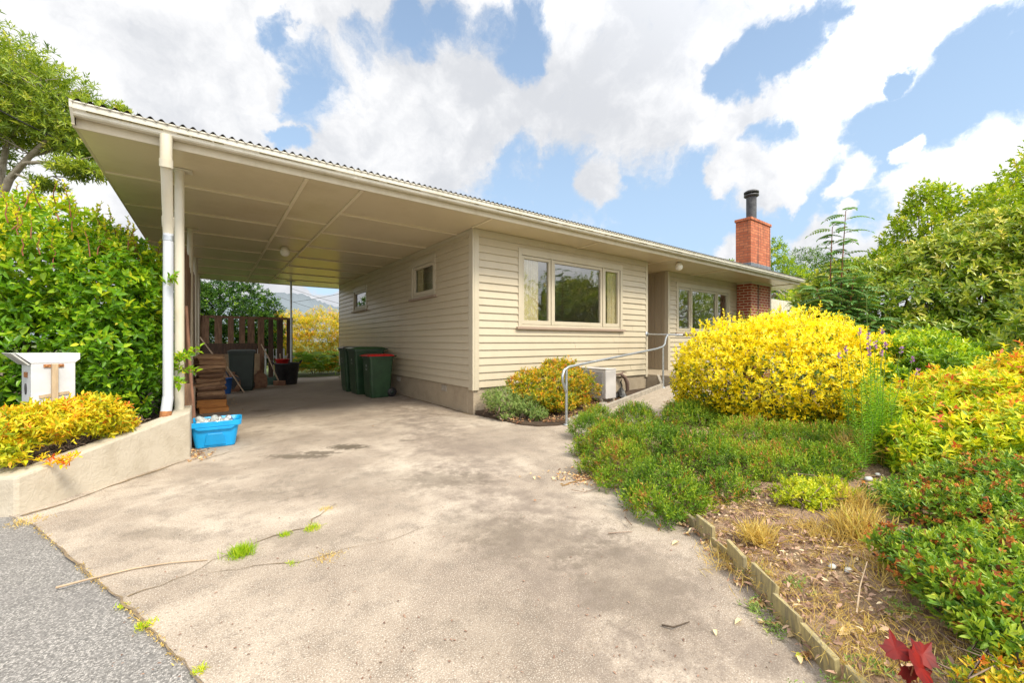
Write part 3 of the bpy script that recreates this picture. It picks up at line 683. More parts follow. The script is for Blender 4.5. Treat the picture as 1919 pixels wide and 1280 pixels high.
# --- roof: corrugated sheets over a flat soffit
RX0, RX1, RY0, RY1 = -.95, 16.42, 4.93, 15.0
tanp = math.tan(math.radians(9)); ZE = 3.225
rf = MB(); nx = int((RX1-RX0)/.0762*6); ridge = 9.6
rows = [(RY0-.035, ZE), (ridge, ZE+(ridge-RY0)*tanp), (RY1, ZE)]
for th_ in (0, -.008):
    vs = []
    for y, z in rows:
        for i in range(nx+1):
            x = RX0-.02+(RX1-RX0+.04)*i/nx; vs.append((x, y, z+.016*math.sin(2*PI*x/.0762)+th_))
    rf.add(vs, [(r*(nx+1)+i, r*(nx+1)+i+1, (r+1)*(nx+1)+i+1, (r+1)*(nx+1)+i) for r in range(2) for i in range(nx)], True)
roof = rf.build('roof', M['roof'], house)
for x in (RX0, RX1-.02):
    gb = MB(); gb.add([(x,RY0+.06,ZS-.0),(x,RY1-.02,ZS),(x,RY1-.02,ZE-.03),(x,ridge,ZE-.03+(ridge-RY0)*tanp),(x,RY0+.06,ZE-.03),
            (x+.02,RY0+.06,ZS),(x+.02,RY1-.02,ZS),(x+.02,RY1-.02,ZE-.03),(x+.02,ridge,ZE-.03+(ridge-RY0)*tanp),(x+.02,RY0+.06,ZE-.03)],
           [(0,1,2,3,4),(9,8,7,6,5),(0,5,6,1),(1,6,7,2),(2,7,8,3),(3,8,9,4),(4,9,5,0)])
    gb.build('barge_board', M['fascia'], roof)
so = MB(); so.box(RX0+.022, RY0+.125, ZS, RX1-.022, RY1-.02, ZS+.012)
soff = so.build('soffit', M['soffit'], house)
def batten(p, q, w=.042):
    b = MB(); x0,x1 = sorted((p[0],q[0])); y0,y1 = sorted((p[1],q[1]))
    if x1-x0 > y1-y0: b.box(x0, y0-w/2, ZS-.016, x1, y0+w/2, ZS-.001)
    else: b.box(x0-w/2, y0, ZS-.018, x0+w/2, y1, ZS-.001)
    b.build('batten', M['batten'], soff, bevel=.003)
BX0, BX1 = .87, 1.48
for x in (BX0, BX1): batten((x, RY0+.13), (x, RY1-.03))
y = 6.17
for i in range(7):
    if i: pass
    batten((RX0+.03, y+1.25*i), (BX0-.022, y+1.25*i))
    batten((BX1+.022, y+1.25*i), (X0-.03, y+1.25*i))
    if 6.85+1.25*i < 14.9: batten((BX0+.022, 6.85+1.25*i), (BX1-.022, 6.85+1.25*i))
for x in (3.38, 5.8, 8.3, 10.7, 15.0): batten((x, RY0+.13), (x, Y0-.03 if x < 8.2 else YB-.03), .03)
fa = MB(); fa.box(RX0, RY0+.095, ZS-.012, RX1, RY0+.123, ZE-.01); fa.build('fascia', M['fascia'], house, bevel=.003); fa = MB(); fa.box(RX0+.021, RY1-.019, ZS-.012, RX1-.021, RY1-.001, ZE-.02); fa.build('fascia', M['fascia'], house, bevel=.003)
gu = MB(); gz0, gz1 = ZS+.065, ZE-.008
prof = [(RY0+.092, gz1-.02),(RY0+.092, gz0+.005),(RY0+.02, gz0),(RY0+.008, gz0+.012),(RY0+.005, gz0+.03),(RY0-.018, gz0+.045),(RY0-.022, gz1-.012),(RY0-.032, gz1-.010),(RY0-.032, gz1),(RY0-.016, gz1),(RY0-.014, gz0+.05),(RY0+.014, gz0+.03),(RY0+.02, gz0+.012),(RY0+.086, gz0+.015),(RY0+.086, gz1-.02)]
gu.loft([[(x, yy, zz) for yy, zz in prof] for x in (RX0+.02, 3.95, 8.9, RX1)])
gut = gu.build('gutter', M['gutter'], house)
for x in (1.35, 5.6, 10.2):
    j = MB(); j.loft([[(xx, yy-.004 if yy < RY0+.05 else yy, zz-(.004 if zz < gz0+.02 else 0)) for yy, zz in prof[:9]] + [(xx, RY0-.02, gz1+.003), (xx, RY0+.088, gz0+.008)] for xx in (x, x+.035)]); j.build('gutter_joiner', M['gutter'], gut)
x = RX0+.1; ml = MB()
while x < RX1-.3:
    L = random.uniform(.05,.5); t0 = random.uniform(.15,.5); t1 = random.uniform(.6,1.)
    def gp(xx, f): return (xx, RY0+.005-.023*f-.0015, gz0+.030+.015*f-.0015)
    ml.add([gp(x,t0),gp(x+L,t0+random.uniform(-.1,.1)),gp(x+L,t1),gp(x,t1)], [(0,1,2,3)]); x += L+random.choice((.0,.02,.1,.3))*(1 if x < 6 else 2)
tag(ml.build('moss_line', M['mossgreen'], gut), kind='stuff')
ec = MB(); ec.loft([[(RX0+.002+dx, yy, zz) for yy, zz in ((RY0+.094,ZS-.012),(RY0+.06,ZS+.01),(RY0-.026,gz0+.045),(RY0-.035,gz1+.004),(RY0+.094,gz1+.004))] for dx in (0,.018)]); ec.build('gutter_end', M['gutter'], gut)
# downpipe and carport posts
WZ = .46
dp = MB(); base = G(311,770,.44); 
dpx = -.335
dp.tube([(dpx,RY0+.03,gz0+.01),(dpx,RY0+.03,2.93),(dpx,RY0+.05,2.86)], .047, 14)
dp.tube([(dpx,RY0+.045,2.87),(dpx-.01,5.33,2.42),(dpx-.01,5.37,2.30)], .044, 14); dp.tube([(dpx,RY0+.03,2.90),(dpx,RY0+.045,2.83)], .052, 14); dp.tube([(dpx-.01,5.32,2.45),(dpx-.01,5.37,2.36)], .050, 14)
dpo = dp.build('downpipe', M['downpipe'], house)
d2 = MB(); d2.tube([(dpx-.01,5.37,2.36),(dpx-.012,5.37,1.2),(dpx-.012,5.365,.62)], .043, 14); d2.tube([(dpx-.012,5.365,.64),(dpx-.03,5.33,.44)], .046, 14); d2.build('lower_pipe', M['pvc'], dpo)
d3 = MB(); d3.tube([(dpx-.01,5.37,2.27),(dpx-.01,5.37,2.22)], .047, 14); d3.build('pipe_band', M['galv'], dpo)
d4 = MB(); d4.tube([(dpx-.026,5.338,.50),(dpx-.032,5.326,.40)], .048, 14); d4.build('rusty_end', M['rust'], dpo)
def post(x, y, r, m, z0=0):
    p = MB(); p.tube([(x,y,z0),(x,y,ZS-.01)], r, 16); p.obox((x,y,ZS-.012), (.22,.12,.014)); p.build('carport_post', M[m], house)
post(-.27, 5.62, .042, 'downpipe', .3); post(-.27, 8.45, .04, 'trim', .0); post(-.27, 11.3, .04, 'trim', 0); post(1.98, 14.05, .03, 'galv', 0); post(-.27, 14.05, .035, 'trim', 0)
# chimney: stack through the roof
CX0, CX1, CY0, CY1 = 13.42, 14.85, 5.67, YB-.03
ch = MB(); ch.box(CX0, CY0, 3.0, CX1, CY1+.03, 4.98); chim = ch.build('chimney', M['brick'], house, uv=True)
cl = MB(); cl.box(CX0, CY0, 0, CX1, CY1, ZS-.05); cl.build('chimney_base', M['brickdark'], chim, uv=True)
cc = MB(); cc.box(CX0-.03, CY0-.03, 4.98, CX1+.03, CY1+.06, 5.07); cc.build('chimney_cap', M['brick'], chim, bevel=.01, uv=True)
cp = MB(); cp.box(CX0-.02, CY0-.045, ZS-.05, CX1+.02, CY0-.002, ZS-.002); cp.box(CX0-.045, CY0-.045, ZS-.05, CX0-.002, CY1, ZS-.002); cp.build('scotia', M['trim'], chim)
fl = MB(); fl.box(CX0-.012, CY0-.012, 3.28, CX1+.012, CY1+.042, 3.66); fl.build('flashing', M['lead'], chim)
fx, fy = 13.93, 5.87
f = MB(); f.tube([(fx,fy,5.06),(fx,fy,5.88)], .148, 24); f.build('flue', M['darkmetal'], chim)
f = MB(); f.lathe([(.17,5.83),(.215,5.86),(.215,5.90),(.17,5.91)], (fx,fy,0), 24); f.lathe([(.10,5.95),(.215,5.95),(.215,6.0),(.15,6.04),(0,6.06)], (fx,fy,0), 24)
for a in range(4): f.tube([(fx+.15*math.cos(a*PI/2+.4),fy+.15*math.sin(a*PI/2+.4),5.86),(fx+.15*math.cos(a*PI/2+.4),fy+.15*math.sin(a*PI/2+.4),5.97)], .012, 6)
f.build('cowl', M['darkmetal'], chim)
# ceiling lamps
def lamp(x, y, label, r=.085):
    t = thing('ceiling_lamp', label, 'lamp', (x,y,ZS-.002), 'round glass lamps under the soffit')
    b = MB(); b.lathe([(r*.75,-.03),(r*.8,0)], (x,y,ZS-.012), 20); b.build('lamp_base', M['trim'], t)
    s = MB(); s.lathe([(0,-.185),(r*.45,-.178),(r*.8,-.155),(r,-.115),(r*.97,-.075),(r*.7,-.035)], (x,y,ZS-.005), 24); s.build('lamp_shade', M['lampglass'], t)
lamp(1.16, 9.0, 'round white glass lamp on the carport ceiling'); lamp(8.78, 5.28, 'round white glass lamp under the eaves by the entry recess')
# ================================================================== PLANTER WALL, SCREEN, FENCES
pw = MB()
outer = [(-1.75,4.72),(-1.08,4.29),(-.17,5.35),(-.17,5.62),(-.20,8.3),(-.33,8.3),(-.33,5.40),(-1.09,4.515),(-1.66,4.86)]
def wtop(x, y):
    f = max(0., min(1., ((Vector((x,y))-Vector((-1.08,4.29))).dot(Vector((.651,.759))))/1.40))
    return .262 + .215*f
# subdivided faces so the top slopes smoothly
pw.prism(outer, -.1, wtop)
PW = tag(pw.build('planter_wall', M['render'], bevel=.018), 'low cream rough-rendered planter wall rising from the road towards the carport post', 'wall')
# timber screen between the carport posts (seen almost edge on)
sc = thing('timber_screen', 'rough brown timber board screen along the left side of the carport', 'screen', (-.29,6.2,.0))
for z in (.62, 1.25, 2.05):
    b = MB(); b.box(-.345, 5.66, z-.045, -.30, 10.9, z+.045); b.build('rail', M['timber'], sc, bevel=.004)
y = 6.15; i = 0
while y < 10.8:
    wd = random.uniform(.13,.19); top = random.uniform(2.45,2.6) if y < 7.2 else random.uniform(2.3,2.6)
    b = MB(); b.obox((-.283+random.uniform(-.004,.004), y+wd/2, (top+.1)/2), (.03, wd, top-.1), (0,random.gauss(0,.004),0)); b.build('board', M['timber'], sc, bevel=.003)
    y += wd + random.uniform(.03,.09)
st = MB(); st.tube([(-.14,6.06,.01),(-.20,6.12,.9),(-.235,6.18,1.62)], [.018,.019,.017], 7)
tag(st.build('garden_stake', M['timberred']), 'tall reddish garden stake leaning against the timber screen behind the blue crate', 'stake')
pl = MB(); pl.bar((-.20,5.86,.0),(-.235,5.90,.72),.10,.02,(0,1,0))
tag(pl.build('loose_plank', M['timber'], bevel=.003), 'short grey-brown plank standing at the end of the planter wall', 'plank')
# slatted fence across the back of the carport
FYB = 14.12
bf = thing('slatted_fence', 'dark timber slatted fence across the back of the carport', 'fence', (.9,FYB,0))
def fx_at(u): r = ray(u, 650); return r[0]*FYB/r[1]
b = MB(); b.box(-.3, FYB-.02, 1.86, 2.04, FYB+.05, 1.93); b.build('rail', M['timber'], bf, bevel=.004)
b = MB(); b.box(-.3, FYB+.03, .98, 1.55, FYB+.06, 1.07); b.build('rail', M['timberdark'], bf)
for (u0,u1) in ((374,392),(402,416),(427,438),(448,459),(464,477)):
    x0, x1 = fx_at(u0), fx_at(u1); b = MB(); b.box(x0, FYB-.025, 1.15, x1, FYB+.0, 1.858); b.build('board', M['timber'], bf, bevel=.003)
b = MB(); b.box(-.28, FYB-.03, .78, 1.1, FYB-.002, 1.148); b.build('infill_panel', M['timberdark'], bf, bevel=.003)
for (u0,u1,mm) in ((483,495,'timber'),(503,512,'timberdark'),(519,530,'timberdark'),(537,548,'timberdark')):
    x0, x1 = fx_at(u0), fx_at(u1); b = MB(); b.box(x0, FYB-.045, 0, x1, FYB+.025 if mm != 'timber' else FYB, 1.858); b.build('post' if mm != 'timber' else 'board', M[mm], bf, bevel=.003)
b = MB(); b.obox((.62,13.9,.43), (1.05,.02,.84), (.12,0,.0))
tag(b.build('plywood_sheet', M['ply']), 'pale plywood sheet leaning on the back fence behind the dark bin', 'board')
pf = thing('picket_fence', 'low pale picket fence in the back garden behind the slatted fence', 'fence', (2.2,16.2,0))
for i in range(16):
    x = .6+i*.11; b = MB(); b.box(x, 16.2, .0, x+.05, 16.22, .95); b.build('picket', M['picket'], pf)
b = MB(); b.box(.5, 16.225, .62, 2.4, 16.25, .70); b.build('rail', M['picket'], pf)
fw = thing('board_fence', 'tall pale board fence just past the right end of the house', 'fence', (17,6.4,0))
for i in range(16):
    x = 16.18+i*.18; b = MB(); b.box(x, 6.4, 0, x+.165, 6.43, 2.92 if i < 3 else 2.8); b.build('board', M['fencewhite'], fw)
b = MB(); b.box(16.2, 6.432, 2.5, 19, 6.48, 2.6); b.build('rail', M['fencewhite'], fw)
# ================================================================== HANDRAIL, KERB, HEAT PUMP
hr = thing('handrail', 'galvanised pipe handrail beside the ramp with a looped lower end', 'handrail', (4.09,4.2,0))
def rz(x,y): return rampz(x,y)
p1 = Vector((4.09,4.2)); q1 = r0 + rd*3.58; q2 = Vector((8.02,5.09))
for p, zt in ((p1,.80),(q1,1.07)):
    b = MB(); b.tube([(p.x,p.y,rz(p.x,p.y)-.02),(p.x,p.y,zt)], .0195, 12); b.lathe([(.05,0),(.05,.012),(.024,.016)], (p.x,p.y,rz(p.x,p.y)), 16); b.build('post', M['galv'], hr)
b = MB()
path = [(p1.x-.004,p1.y-.002,.47),(p1.x-.045,p1.y-.015,.53),(p1.x-.10,p1.y-.03,.63),(p1.x-.105,p1.y-.03,.71),(p1.x-.06,p1.y-.015,.79),(p1.x+.05,p1.y+.01,.83)]
path += [(p1.x+(q1.x-p1.x)*f, p1.y+(q1.y-p1.y)*f, .83+.245*f) for f in (.1,.3,.5,.7,.9)]
path += [(q1.x-.02,q1.y,1.09),(q1.x+.1,q1.y+.03,1.14),(q2.x-.12,q2.y-.03,1.27),(q2.x,q2.y,1.345)]
b.tube(path, .0195, 12); b.build('rail', M['galv'], hr)
b = MB(); b.tube([(XA-.03,Y0-.03,1.37),(q2.x,q2.y,1.35),(q2.x+.25,q2.y-.2,1.345)], .017, 10); b.lathe([(.055,0),(.055,.01),(.02,.012)], (XA-.035,Y0-.024,1.37), 14, Matrix.Rotation(PI/2,3,'X')); b.build('wall_bracket', M['galv'], hr)
kb = MB(); secs = []
for i in range(13):
    c = r0 + rd*(-.02+3.62*i/12); z = rampz(c.x,c.y); a = c - rn*.055; zz = z+.085
    secs.append([(c.x,c.y,z-.06),(a.x,a.y,z-.06),(a.x,a.y,zz),(c.x,c.y,zz)])
kb.loft(secs); c = r0+rd*3.58; 
kb.bar((c.x-.02,c.y+.03,.27),(c.x+.36,c.y+.36,.40),.055,.13)
tag(kb.build('path_kerb', M['kerb'], bevel=.006), 'narrow grey kerb strip along the house side of the ramp', 'kerb')
hp = thing('heat_pump', 'white outdoor heat pump unit with grey grille beside the ramp', 'heat pump', (5.9,5.2,.08))
hx0,hx1,hy0,hy1,hz0,hz1 = 5.74,6.03,4.88,5.58,.15,.68
b = MB(); b.box(hx0,hy0,hz0,hx1,hy1,hz1); b.build('casing', M['acwhite'], hp, bevel=.014)
b = MB(); b.box(hx0-.008,hy0-.004,hz1+.002,hx1+.006,hy1+.004,hz1+.022); b.build('top_cover', M['acwhite'], hp, bevel=.008)
b = MB(); b.box(hx0-.004,hy0+.06,hz0+.06,hx0-.0015,hy1-.04,hz1-.04)
gr = b.build('grille', M['acgrille'], hp)
b = MB()
for i in range(30): b.box(hx0-.012,hy0+.065+i*.0198,hz0+.065,hx0-.0045,hy0+.070+i*.0198,hz1-.045)
for i in range(5): b.box(hx0-.013,hy0+.062,hz0+.10+i*.085,hx0-.0125,hy1-.042,hz0+.106+i*.085)
b.build('grille_bars', M['acwhite'], gr)
for y in (hy0+.1, hy1-.12):
    b = MB(); b.box(hx0-.03,y-.03,.05,hx1+.05,y+.03,.148); b.build('foot', M['kerb'], hp, bevel=.006)
b = MB(); b.tube([(hx1-.02,hy1-.04,.55),(hx1+.05,hy1+.0,.56),(hx1+.07,hy1+.03,.5),(hx1+.07,hy1+.05,.2)], .014, 8); b.build('pipe', M['black'], hp)
bk = MB(); bk.obox((5.25,4.54,.13),(.2,.1,.09),(0,0,.2)); tag(bk.build('loose_block', M['kerb'], bevel=.01), 'small pale concrete block by the kerb in front of the heat pump', 'block')
# dry branch hooked on the foundation and crumpled black pot
db = MB(); db.tube([(6.62,5.61,.46),(6.86,5.60,.49),(7.05,5.59,.50),(7.17,5.57,.43),(7.24,5.56,.30),(7.26,5.57,.14),(7.25,5.58,.05)], [.010,.014,.030,.042,.046,.038,.02], 9)
db.tube([(7.02,5.59,.50),(7.10,5.56,.54),(7.2,5.54,.53)], [.02,.016,.006], 6)
tag(db.build('dead_branch', M['bark_dead']), 'bent brown dead branch hanging against the foundation right of the heat pump', 'branch')
bp = MB(); bp.loft([[(6.46+r*math.cos(a)*(1+.35*math.sin(3*a+z*20)), 5.12+.75*r*math.sin(a)*(1+.3*math.cos(4*a-z*15)), .07+z+.02*math.sin(5*a)) for a in [2*PI*i/14 for i in range(14)]] for r, z in ((.13,0),(.15,.05),(.11,.10),(.07,.15),(.03,.20))]); bp.tube([(6.46,5.12,.25),(6.50,5.12,.34),(6.47,5.13,.40),(6.49,5.12,.45)], [.022,.014,.016,.006], 6)
tag(bp.build('black_bag', M['black']), 'crumpled black plastic bag on the soil right of the heat pump', 'bag')
# ================================================================== LETTERBOX
lbn = Vector((.397,-.917,0)); lbe = Vector((.917,.397,0)); up = Vector((0,0,1)); lb0 = D(58,762,3.42)   # lower left front corner
lb = thing('letterbox', 'white wooden letterbox with flared lid on a timber post in the planter', 'letterbox', (lb0.x+.12, lb0.y+.05, .2))
def LB(a, d, z): return lb0 + lbe*a - lbn*d + up*z           # a along face, d into depth
def lbbox(mb, a0,a1,d0,d1,z0,z1):
    mb.add([LB(a,d,z) for z in (z0,z1) for a,d in ((a0,d0),(a1,d0),(a1,d1),(a0,d1))], [(0,3,2,1),(4,5,6,7),(0,1,5,4),(1,2,6,5),(2,3,7,6),(3,0,4,7)])
LW = .262
b = MB(); lbbox(b, 0, LW, 0, .30, 0, .365); b.build('box', M['white'], lb, bevel=.004)
b = MB(); b.add([LB(*p) for p in ((0,-.004,.362),(LW,-.004,.362),(LW+.03,-.004,.39),(LW+.03,-.004,.445),(-.085,-.004,.45),
                                 (0,.32,.362),(LW,.32,.362),(LW+.03,.32,.39),(LW+.03,.32,.445),(-.085,.32,.45))], [(0,1,2,3,4),(9,8,7,6,5),(0,5,6,1),(1,6,7,2),(2,7,8,3),(3,8,9,4),(4,9,5,0)])
b.build('lid', M['white'], lb, bevel=.003)
b = MB(); b.add([LB(*p) for p in ((-.004,-.006,.352),(-.095,-.006,.452),(-.095,.325,.452),(-.004,.325,.352),(-.018,-.006,.35),(-.11,-.006,.45),(-.11,.325,.45),(-.018,.325,.35))], [(0,1,2,3),(7,6,5,4),(0,4,5,1),(1,5,6,2),(2,6,7,3),(3,7,4,0)])
b.build('lid_flap', M['picket'], lb)
b = MB(); lbbox(b, .112, .150, -.042, -.003, -.45, .355); b.build('post', M['lbpost'], lb, bevel=.003)
b = MB(); lbbox(b, .070, .190, -.010, -.0015, .325, .352); b.build('strap', M['rust'], lb)
b = MB()
for a in (.088,.172): b.lathe([(0,.008),(.009,.005),(.011,0)], LB(a,-.010,.339), 8, Matrix((lbe, up, lbn)).transposed())
b.build('bolt', M['rust'], lb)
b = MB(); b.bar(LB(.045,-.006,.075), LB(.222,-.006,.096), .008, .026, up); b.build('strap', M['lbpost'], lb)
b = MB(); m_ = Matrix((lbn, up, -lbe)).transposed()
n_ = 24; ring = []
pa = [LB(-.004, .15+.022*math.cos(2*PI*k/n_), .14+.045*math.sin(2*PI*k/n_)) for k in range(n_+1)]
b.tube(pa, .0035, 6, False); b.bar(LB(-.004,.15,.11), LB(-.004,.15,.17), .006, .004); b.build('number_plate', M['darkmetal'], lb)
b = MB(); lbbox(b, -.006,-.001,.10,.20,.24,.285); b.build('slot', M['rust'], lb)
# ================================================================== BINS AND THINGS IN THE CARPORT
def rrect(cx, cy, hx, hy, r, z, n=4):
    pts = []
    for (sx, sy, a0) in ((1,1,0),(-1,1,PI/2),(-1,-1,PI),(1,-1,3*PI/2)):
        for i in range(n+1):
            a = a0+PI/2*i/n; pts.append((cx+sx*(hx-r)+r*math.cos(a), cy+sy*(hy-r)+r*math.sin(a), z))
    return pts
def wheelie(label, loc, rot, H, W, Dp, lidm, bodym='bingreen', marks=True, group='wheelie bins'):
    """front faces -X, wheels at +X; local origin at base centre"""
    t = thing('wheelie_bin', label, 'bin', (0,0,0), group)
    b = MB(); hw, hd = W/2, Dp/2
    secs = [rrect(-.01, 0, hd*.70, hw*.80, .05, 0), rrect(-.01, 0, hd*.74, hw*.83, .05, .02), rrect(-.01,0,hd*.76,hw*.84,.045,H*.09), rrect(-.01,0,hd*.79,hw*.86,.045,H*.095), rrect(0,0,hd*.94,hw*.95,.04,H*.86), rrect(0,0,hd*.95,hw*.96,.04,H*.90), rrect(-.005,0,hd,hw,.04,H*.90), rrect(-.005,0,hd,hw,.04,H*.95)]
    b.loft(secs); bo = b.build('body', M[bodym], t, bevel=.004)
    b = MB(); b.box(hd*.5,-hw*.35,.12,hd*.86,hw*.35,.3); b.build('axle_housing', M[bodym], t, bevel=.01)
    l = MB(); l.loft([rrect(-.015,0,hd+.03,hw+.015,.05,H*.955), rrect(-.015,0,hd+.03,hw+.015,.05,H*.965), rrect(0,0,hd*.9,hw*.9,.05,H*.99), rrect(0.03,0,hd*.55,hw*.6,.05,H)])
    lo_ = l.build('lid', M[lidm], t, bevel=.005)
    h = MB(); h.tube([(hd-.02,-hw*.8,H*.93),(hd+.07,-hw*.75,H*.95),(hd+.07,hw*.75,H*.95),(hd-.02,hw*.8,H*.93)], .016, 8); h.build('handle', M[bodym], t)
    for s in (-1,1):
        wv = MB(); R = Matrix.Rotation(PI/2,3,'X'); wv.lathe([(.03,-.028),(.075,-.028),(.098,-.018),(.1,0),(.098,.018),(.075,.028),(.03,.028)], (hd*.86,s*(hw*.86),.1), 20, R)
        wo = wv.build('wheel', M['black'], t); hb = MB(); hb.lathe([(0,-.034),(.04,-.032),(.045,.0)][::1], (hd*.86,s*(hw*.86),.1), 14, R); hb.lathe([(.045,0),(.04,.032),(0,.034)], (hd*.86,s*(hw*.86),.1), 14, R); hb.build('hub', M['bindark'], wo)
    if marks:
        mk = MB(); zc = H*.68; xs = -hd*.885
        def F(y,z): return (-(hd*.79+(hd*.94-hd*.79)*(z-H*.095)/(H*.765))-.0035, y, z)
        n = 10
        ctr = F(0,zc+.05); mk.add([F(.022*math.cos(2*PI*i/n)*(1.3 if i in (2,3) else 1), zc+.05+.030*math.sin(2*PI*i/n)) for i in range(n)], [tuple(range(n))])
        for z, wd in ((zc-.02,.05),(zc-.042,.042)):
            y = -wd
            while y < wd:
                w_ = random.uniform(.008,.016); mk.add([F(y,z-.007),F(y+w_,z-.007),F(y+w_,z+.007),F(y,z+.007)], [(0,1,2,3)]); y += w_+.006
        mk.build('printed_mark', M['mark'], bo)
    t.location = loc; t.rotation_euler = (0,0,rot)
    return t
wheelie('smaller green wheelie bin with a red lid by the side wall', (2.92,8.84,0), .04, .93, .50, .54, 'lidred')
wheelie('tall green wheelie bin with a plain green lid, between the red-lidded bin and another', (2.90,9.62,0), .02, 1.08, .58, .70, 'lidgreen')
wheelie('tall green wheelie bin with a dark lid, furthest back by the side wall', (2.86,10.28,0), -.03, 1.08, .58, .70, 'bindark')
wheelie('dark green wheelie bin in front of the slatted back fence', (.62,12.05,0), 1.5, 1.0, .56, .62, 'bindark', 'bindark', False)
# blue recycling crate with empties
cr = thing('recycling_crate', 'bright blue plastic recycling crate full of empties beside the planter wall', 'crate', (.05,5.84,0)); cr.rotation_euler = (0,0,-.06)
def crz(s0, s1, f): return [a+(b-a)*f for a,b in zip(s0,s1)]
CL = Vector((.05,5.84,0))
def rr(hx,hy,r,z): return [(x+CL.x,y+CL.y,z) for x,y,z in rrect(0,0,hx,hy,r,z,5)]
b = MB(); b.loft([rr(.175,.14,.04,0), rr(.185,.15,.045,.012), rr(.222,.182,.05,.25)], False); b.add(rr(.175,.14,.04,0.0), [tuple(range(24))[::-1]])
b.loft([rr(.216,.176,.05,.25), rr(.180,.145,.045,.014)], False); b.add(rr(.182,.147,.045,.016), [tuple(range(24))])
bo = b.build('body', M['crate'], cr)
b = MB(); b.loft([rr(.224,.184,.05,.235), rr(.246,.206,.055,.242), rr(.250,.210,.055,.300), rr(.238,.198,.05,.300), rr(.214,.175,.05,.252)], False); b.build('rim', M['crate'], cr, bevel=.004)
b = MB()   # arched raised panel and dropped rim lip on the front
def FR(x,z,d=.004): f=(z-.012)/.238; return (CL.x+x, CL.y-(.15+.032*f)-d, z)
arch = [(-.10,.03),(.10,.03),(.085,.14),(.07,.165),(-.07,.165),(-.085,.14)]
b.add([FR(x,z,.006) for x,z in arch]+[FR(x*.9,.03+(z-.03)*.93,.011) for x,z in arch]+[FR(x*1.0,z,-.004) for x,z in arch], [(6,7,8,9,10,11)]+[(i,(i+1)%6,6+(i+1)%6,6+i) for i in range(6)]+[(12+i,12+(i+1)%6,(i+1)%6,i) for i in range(6)])
b.build('front_panel', M['cratedark'], cr, bevel=.003)
b = MB(); b.add([FR(x,z,d) for d in (-.004,.026) for x,z in ((-.19,.238),(.19,.238),(.15,.205),(-.15,.205))], [(4,5,6,7),(0,1,5,4),(1,2,6,5),(2,3,7,6),(3,0,4,7)]); b.build('grip_lip', M['crate'], cr, bevel=.006)
bots = []
def bottle(kind, L):
    t = MB()
    if kind == 'can': t.lathe([(.0,0),(.03,0),(.033,.006),(.033,.105),(.028,.115),(0,.114)], (0,0,0), 14)
    elif kind == 'jar': t.lathe([(.0,0),(.038,0),(.042,.008),(.042,.08),(.032,.1),(.034,.105),(.034,.125),(0,.125)], (0,0,0), 14)
    else: t.lathe([(.0,0),(.033,0),(.036,.008),(.036,.15),(.014,.21),(.013,.26),(.016,.262),(.016,.275),(0,.275)], (0,0,0), 14)
    return t
fill = MB(); fill.loft([rr(.182,.146,.045,.016), rr(.205,.168,.045,.20)]); 
protos = [bottle('jar',0).build('empty_jar', M['glassw']), bottle('can',0).build('empty_can', M['canwhite']), bottle('bot',0).build('empty_bottle', M['glassw']), bottle('bot',0).build('empty_bottle', M['bottlegreen'])]
for i in range(34):
    k = i if i < 4 else random.choice((0,0,0,1,1,2,2,3)); o = protos[k] if i < 4 else protos[k].copy()
    if i >= 4: col.objects.link(o)
    layer = i >= 12
    if layer and k >= 2: k = random.choice((0,1)); o.data = protos[k].data
    gx, gy = random.uniform(-1,1), random.uniform(-1,1)
    o.location = (CL.x+gx*(.135 if layer else .07), CL.y+gy*(.10 if layer else .05), .235+random.uniform(0,.05) if layer else .15+random.uniform(0,.05))
    o.rotation_euler = (random.uniform(1.1,1.9), random.uniform(-.3,.3), random.uniform(0,6.28))
    if layer: o.location -= Euler(o.rotation_euler).to_matrix() @ Vector((0,0,.055))
    else: o.location -= Euler(o.rotation_euler).to_matrix() @ Vector((0,0,.12))
    tag(o, ('clear glass jar','silvery tin can','clear glass bottle','green glass bottle')[k]+' lying among the empties in the blue crate', ('jar','can','bottle','bottle')[k], 'empties in the blue crate')
# firewood
def logmesh(i):
    r = random.uniform(.045,.08); n = random.choice((3,4,4,5,6)); a0 = random.uniform(0,6)
    prof = [(r*random.uniform(.7,1.15)*math.cos(a0+2*PI*k/n)*1.25, r*random.uniform(.55,.95)*math.sin(a0+2*PI*k/n)*.8) for k in range(n)]
    t = MB(); L = random.uniform(.33,.42)
    t.loft([[(x, a*s+jx, b_*s+jy) for a,b_ in prof] for x,s,jx,jy in ((-L/2,1,0,0),(-L*.1,1.06,.006,.004),(L/2,.94,random.uniform(-.01,.01),random.uniform(-.01,.01)))])
    return t.build('firewood', M[random.choice(('wood1','wood1','wood2'))], bevel=.004)
logs = [logmesh(i) for i in range(12)]; cnt = 0
for c in range(9):
    y = 8.92 + c*.165; top = 12 if c < 7 else 9
    z = .05
    for r in range(top):
        o = logs[cnt] if cnt < 12 else random.choice(logs).copy()
        if cnt >= 12: col.objects.link(o)
        cnt += 1
        o.location = (-.02+random.uniform(-.045,.06), y+random.uniform(-.035,.03), z); o.rotation_euler = (random.uniform(-.45,.45)+random.choice((0,PI)), random.gauss(0,.05), random.gauss(0,.12))
        tag(o, 'split brown firewood log in the tidy stack by the carport screen', 'firewood', 'firewood stacked by the screen'); z += .078
fo_ = MB(); fo_.loft([[(x,a,b_) for a,b_ in ((-.09,0),(.09,0),(.10,.05),(.02,.10),(-.08,.07))] for x in (-.2,.2)])
o = fo_.build('firewood', M['wood3'], bevel=.005); o.location = (.04,8.55,.0); o.rotation_euler = (0,0,.12); tag(o, 'bright orange split log lying in front of the firewood stack', 'firewood')
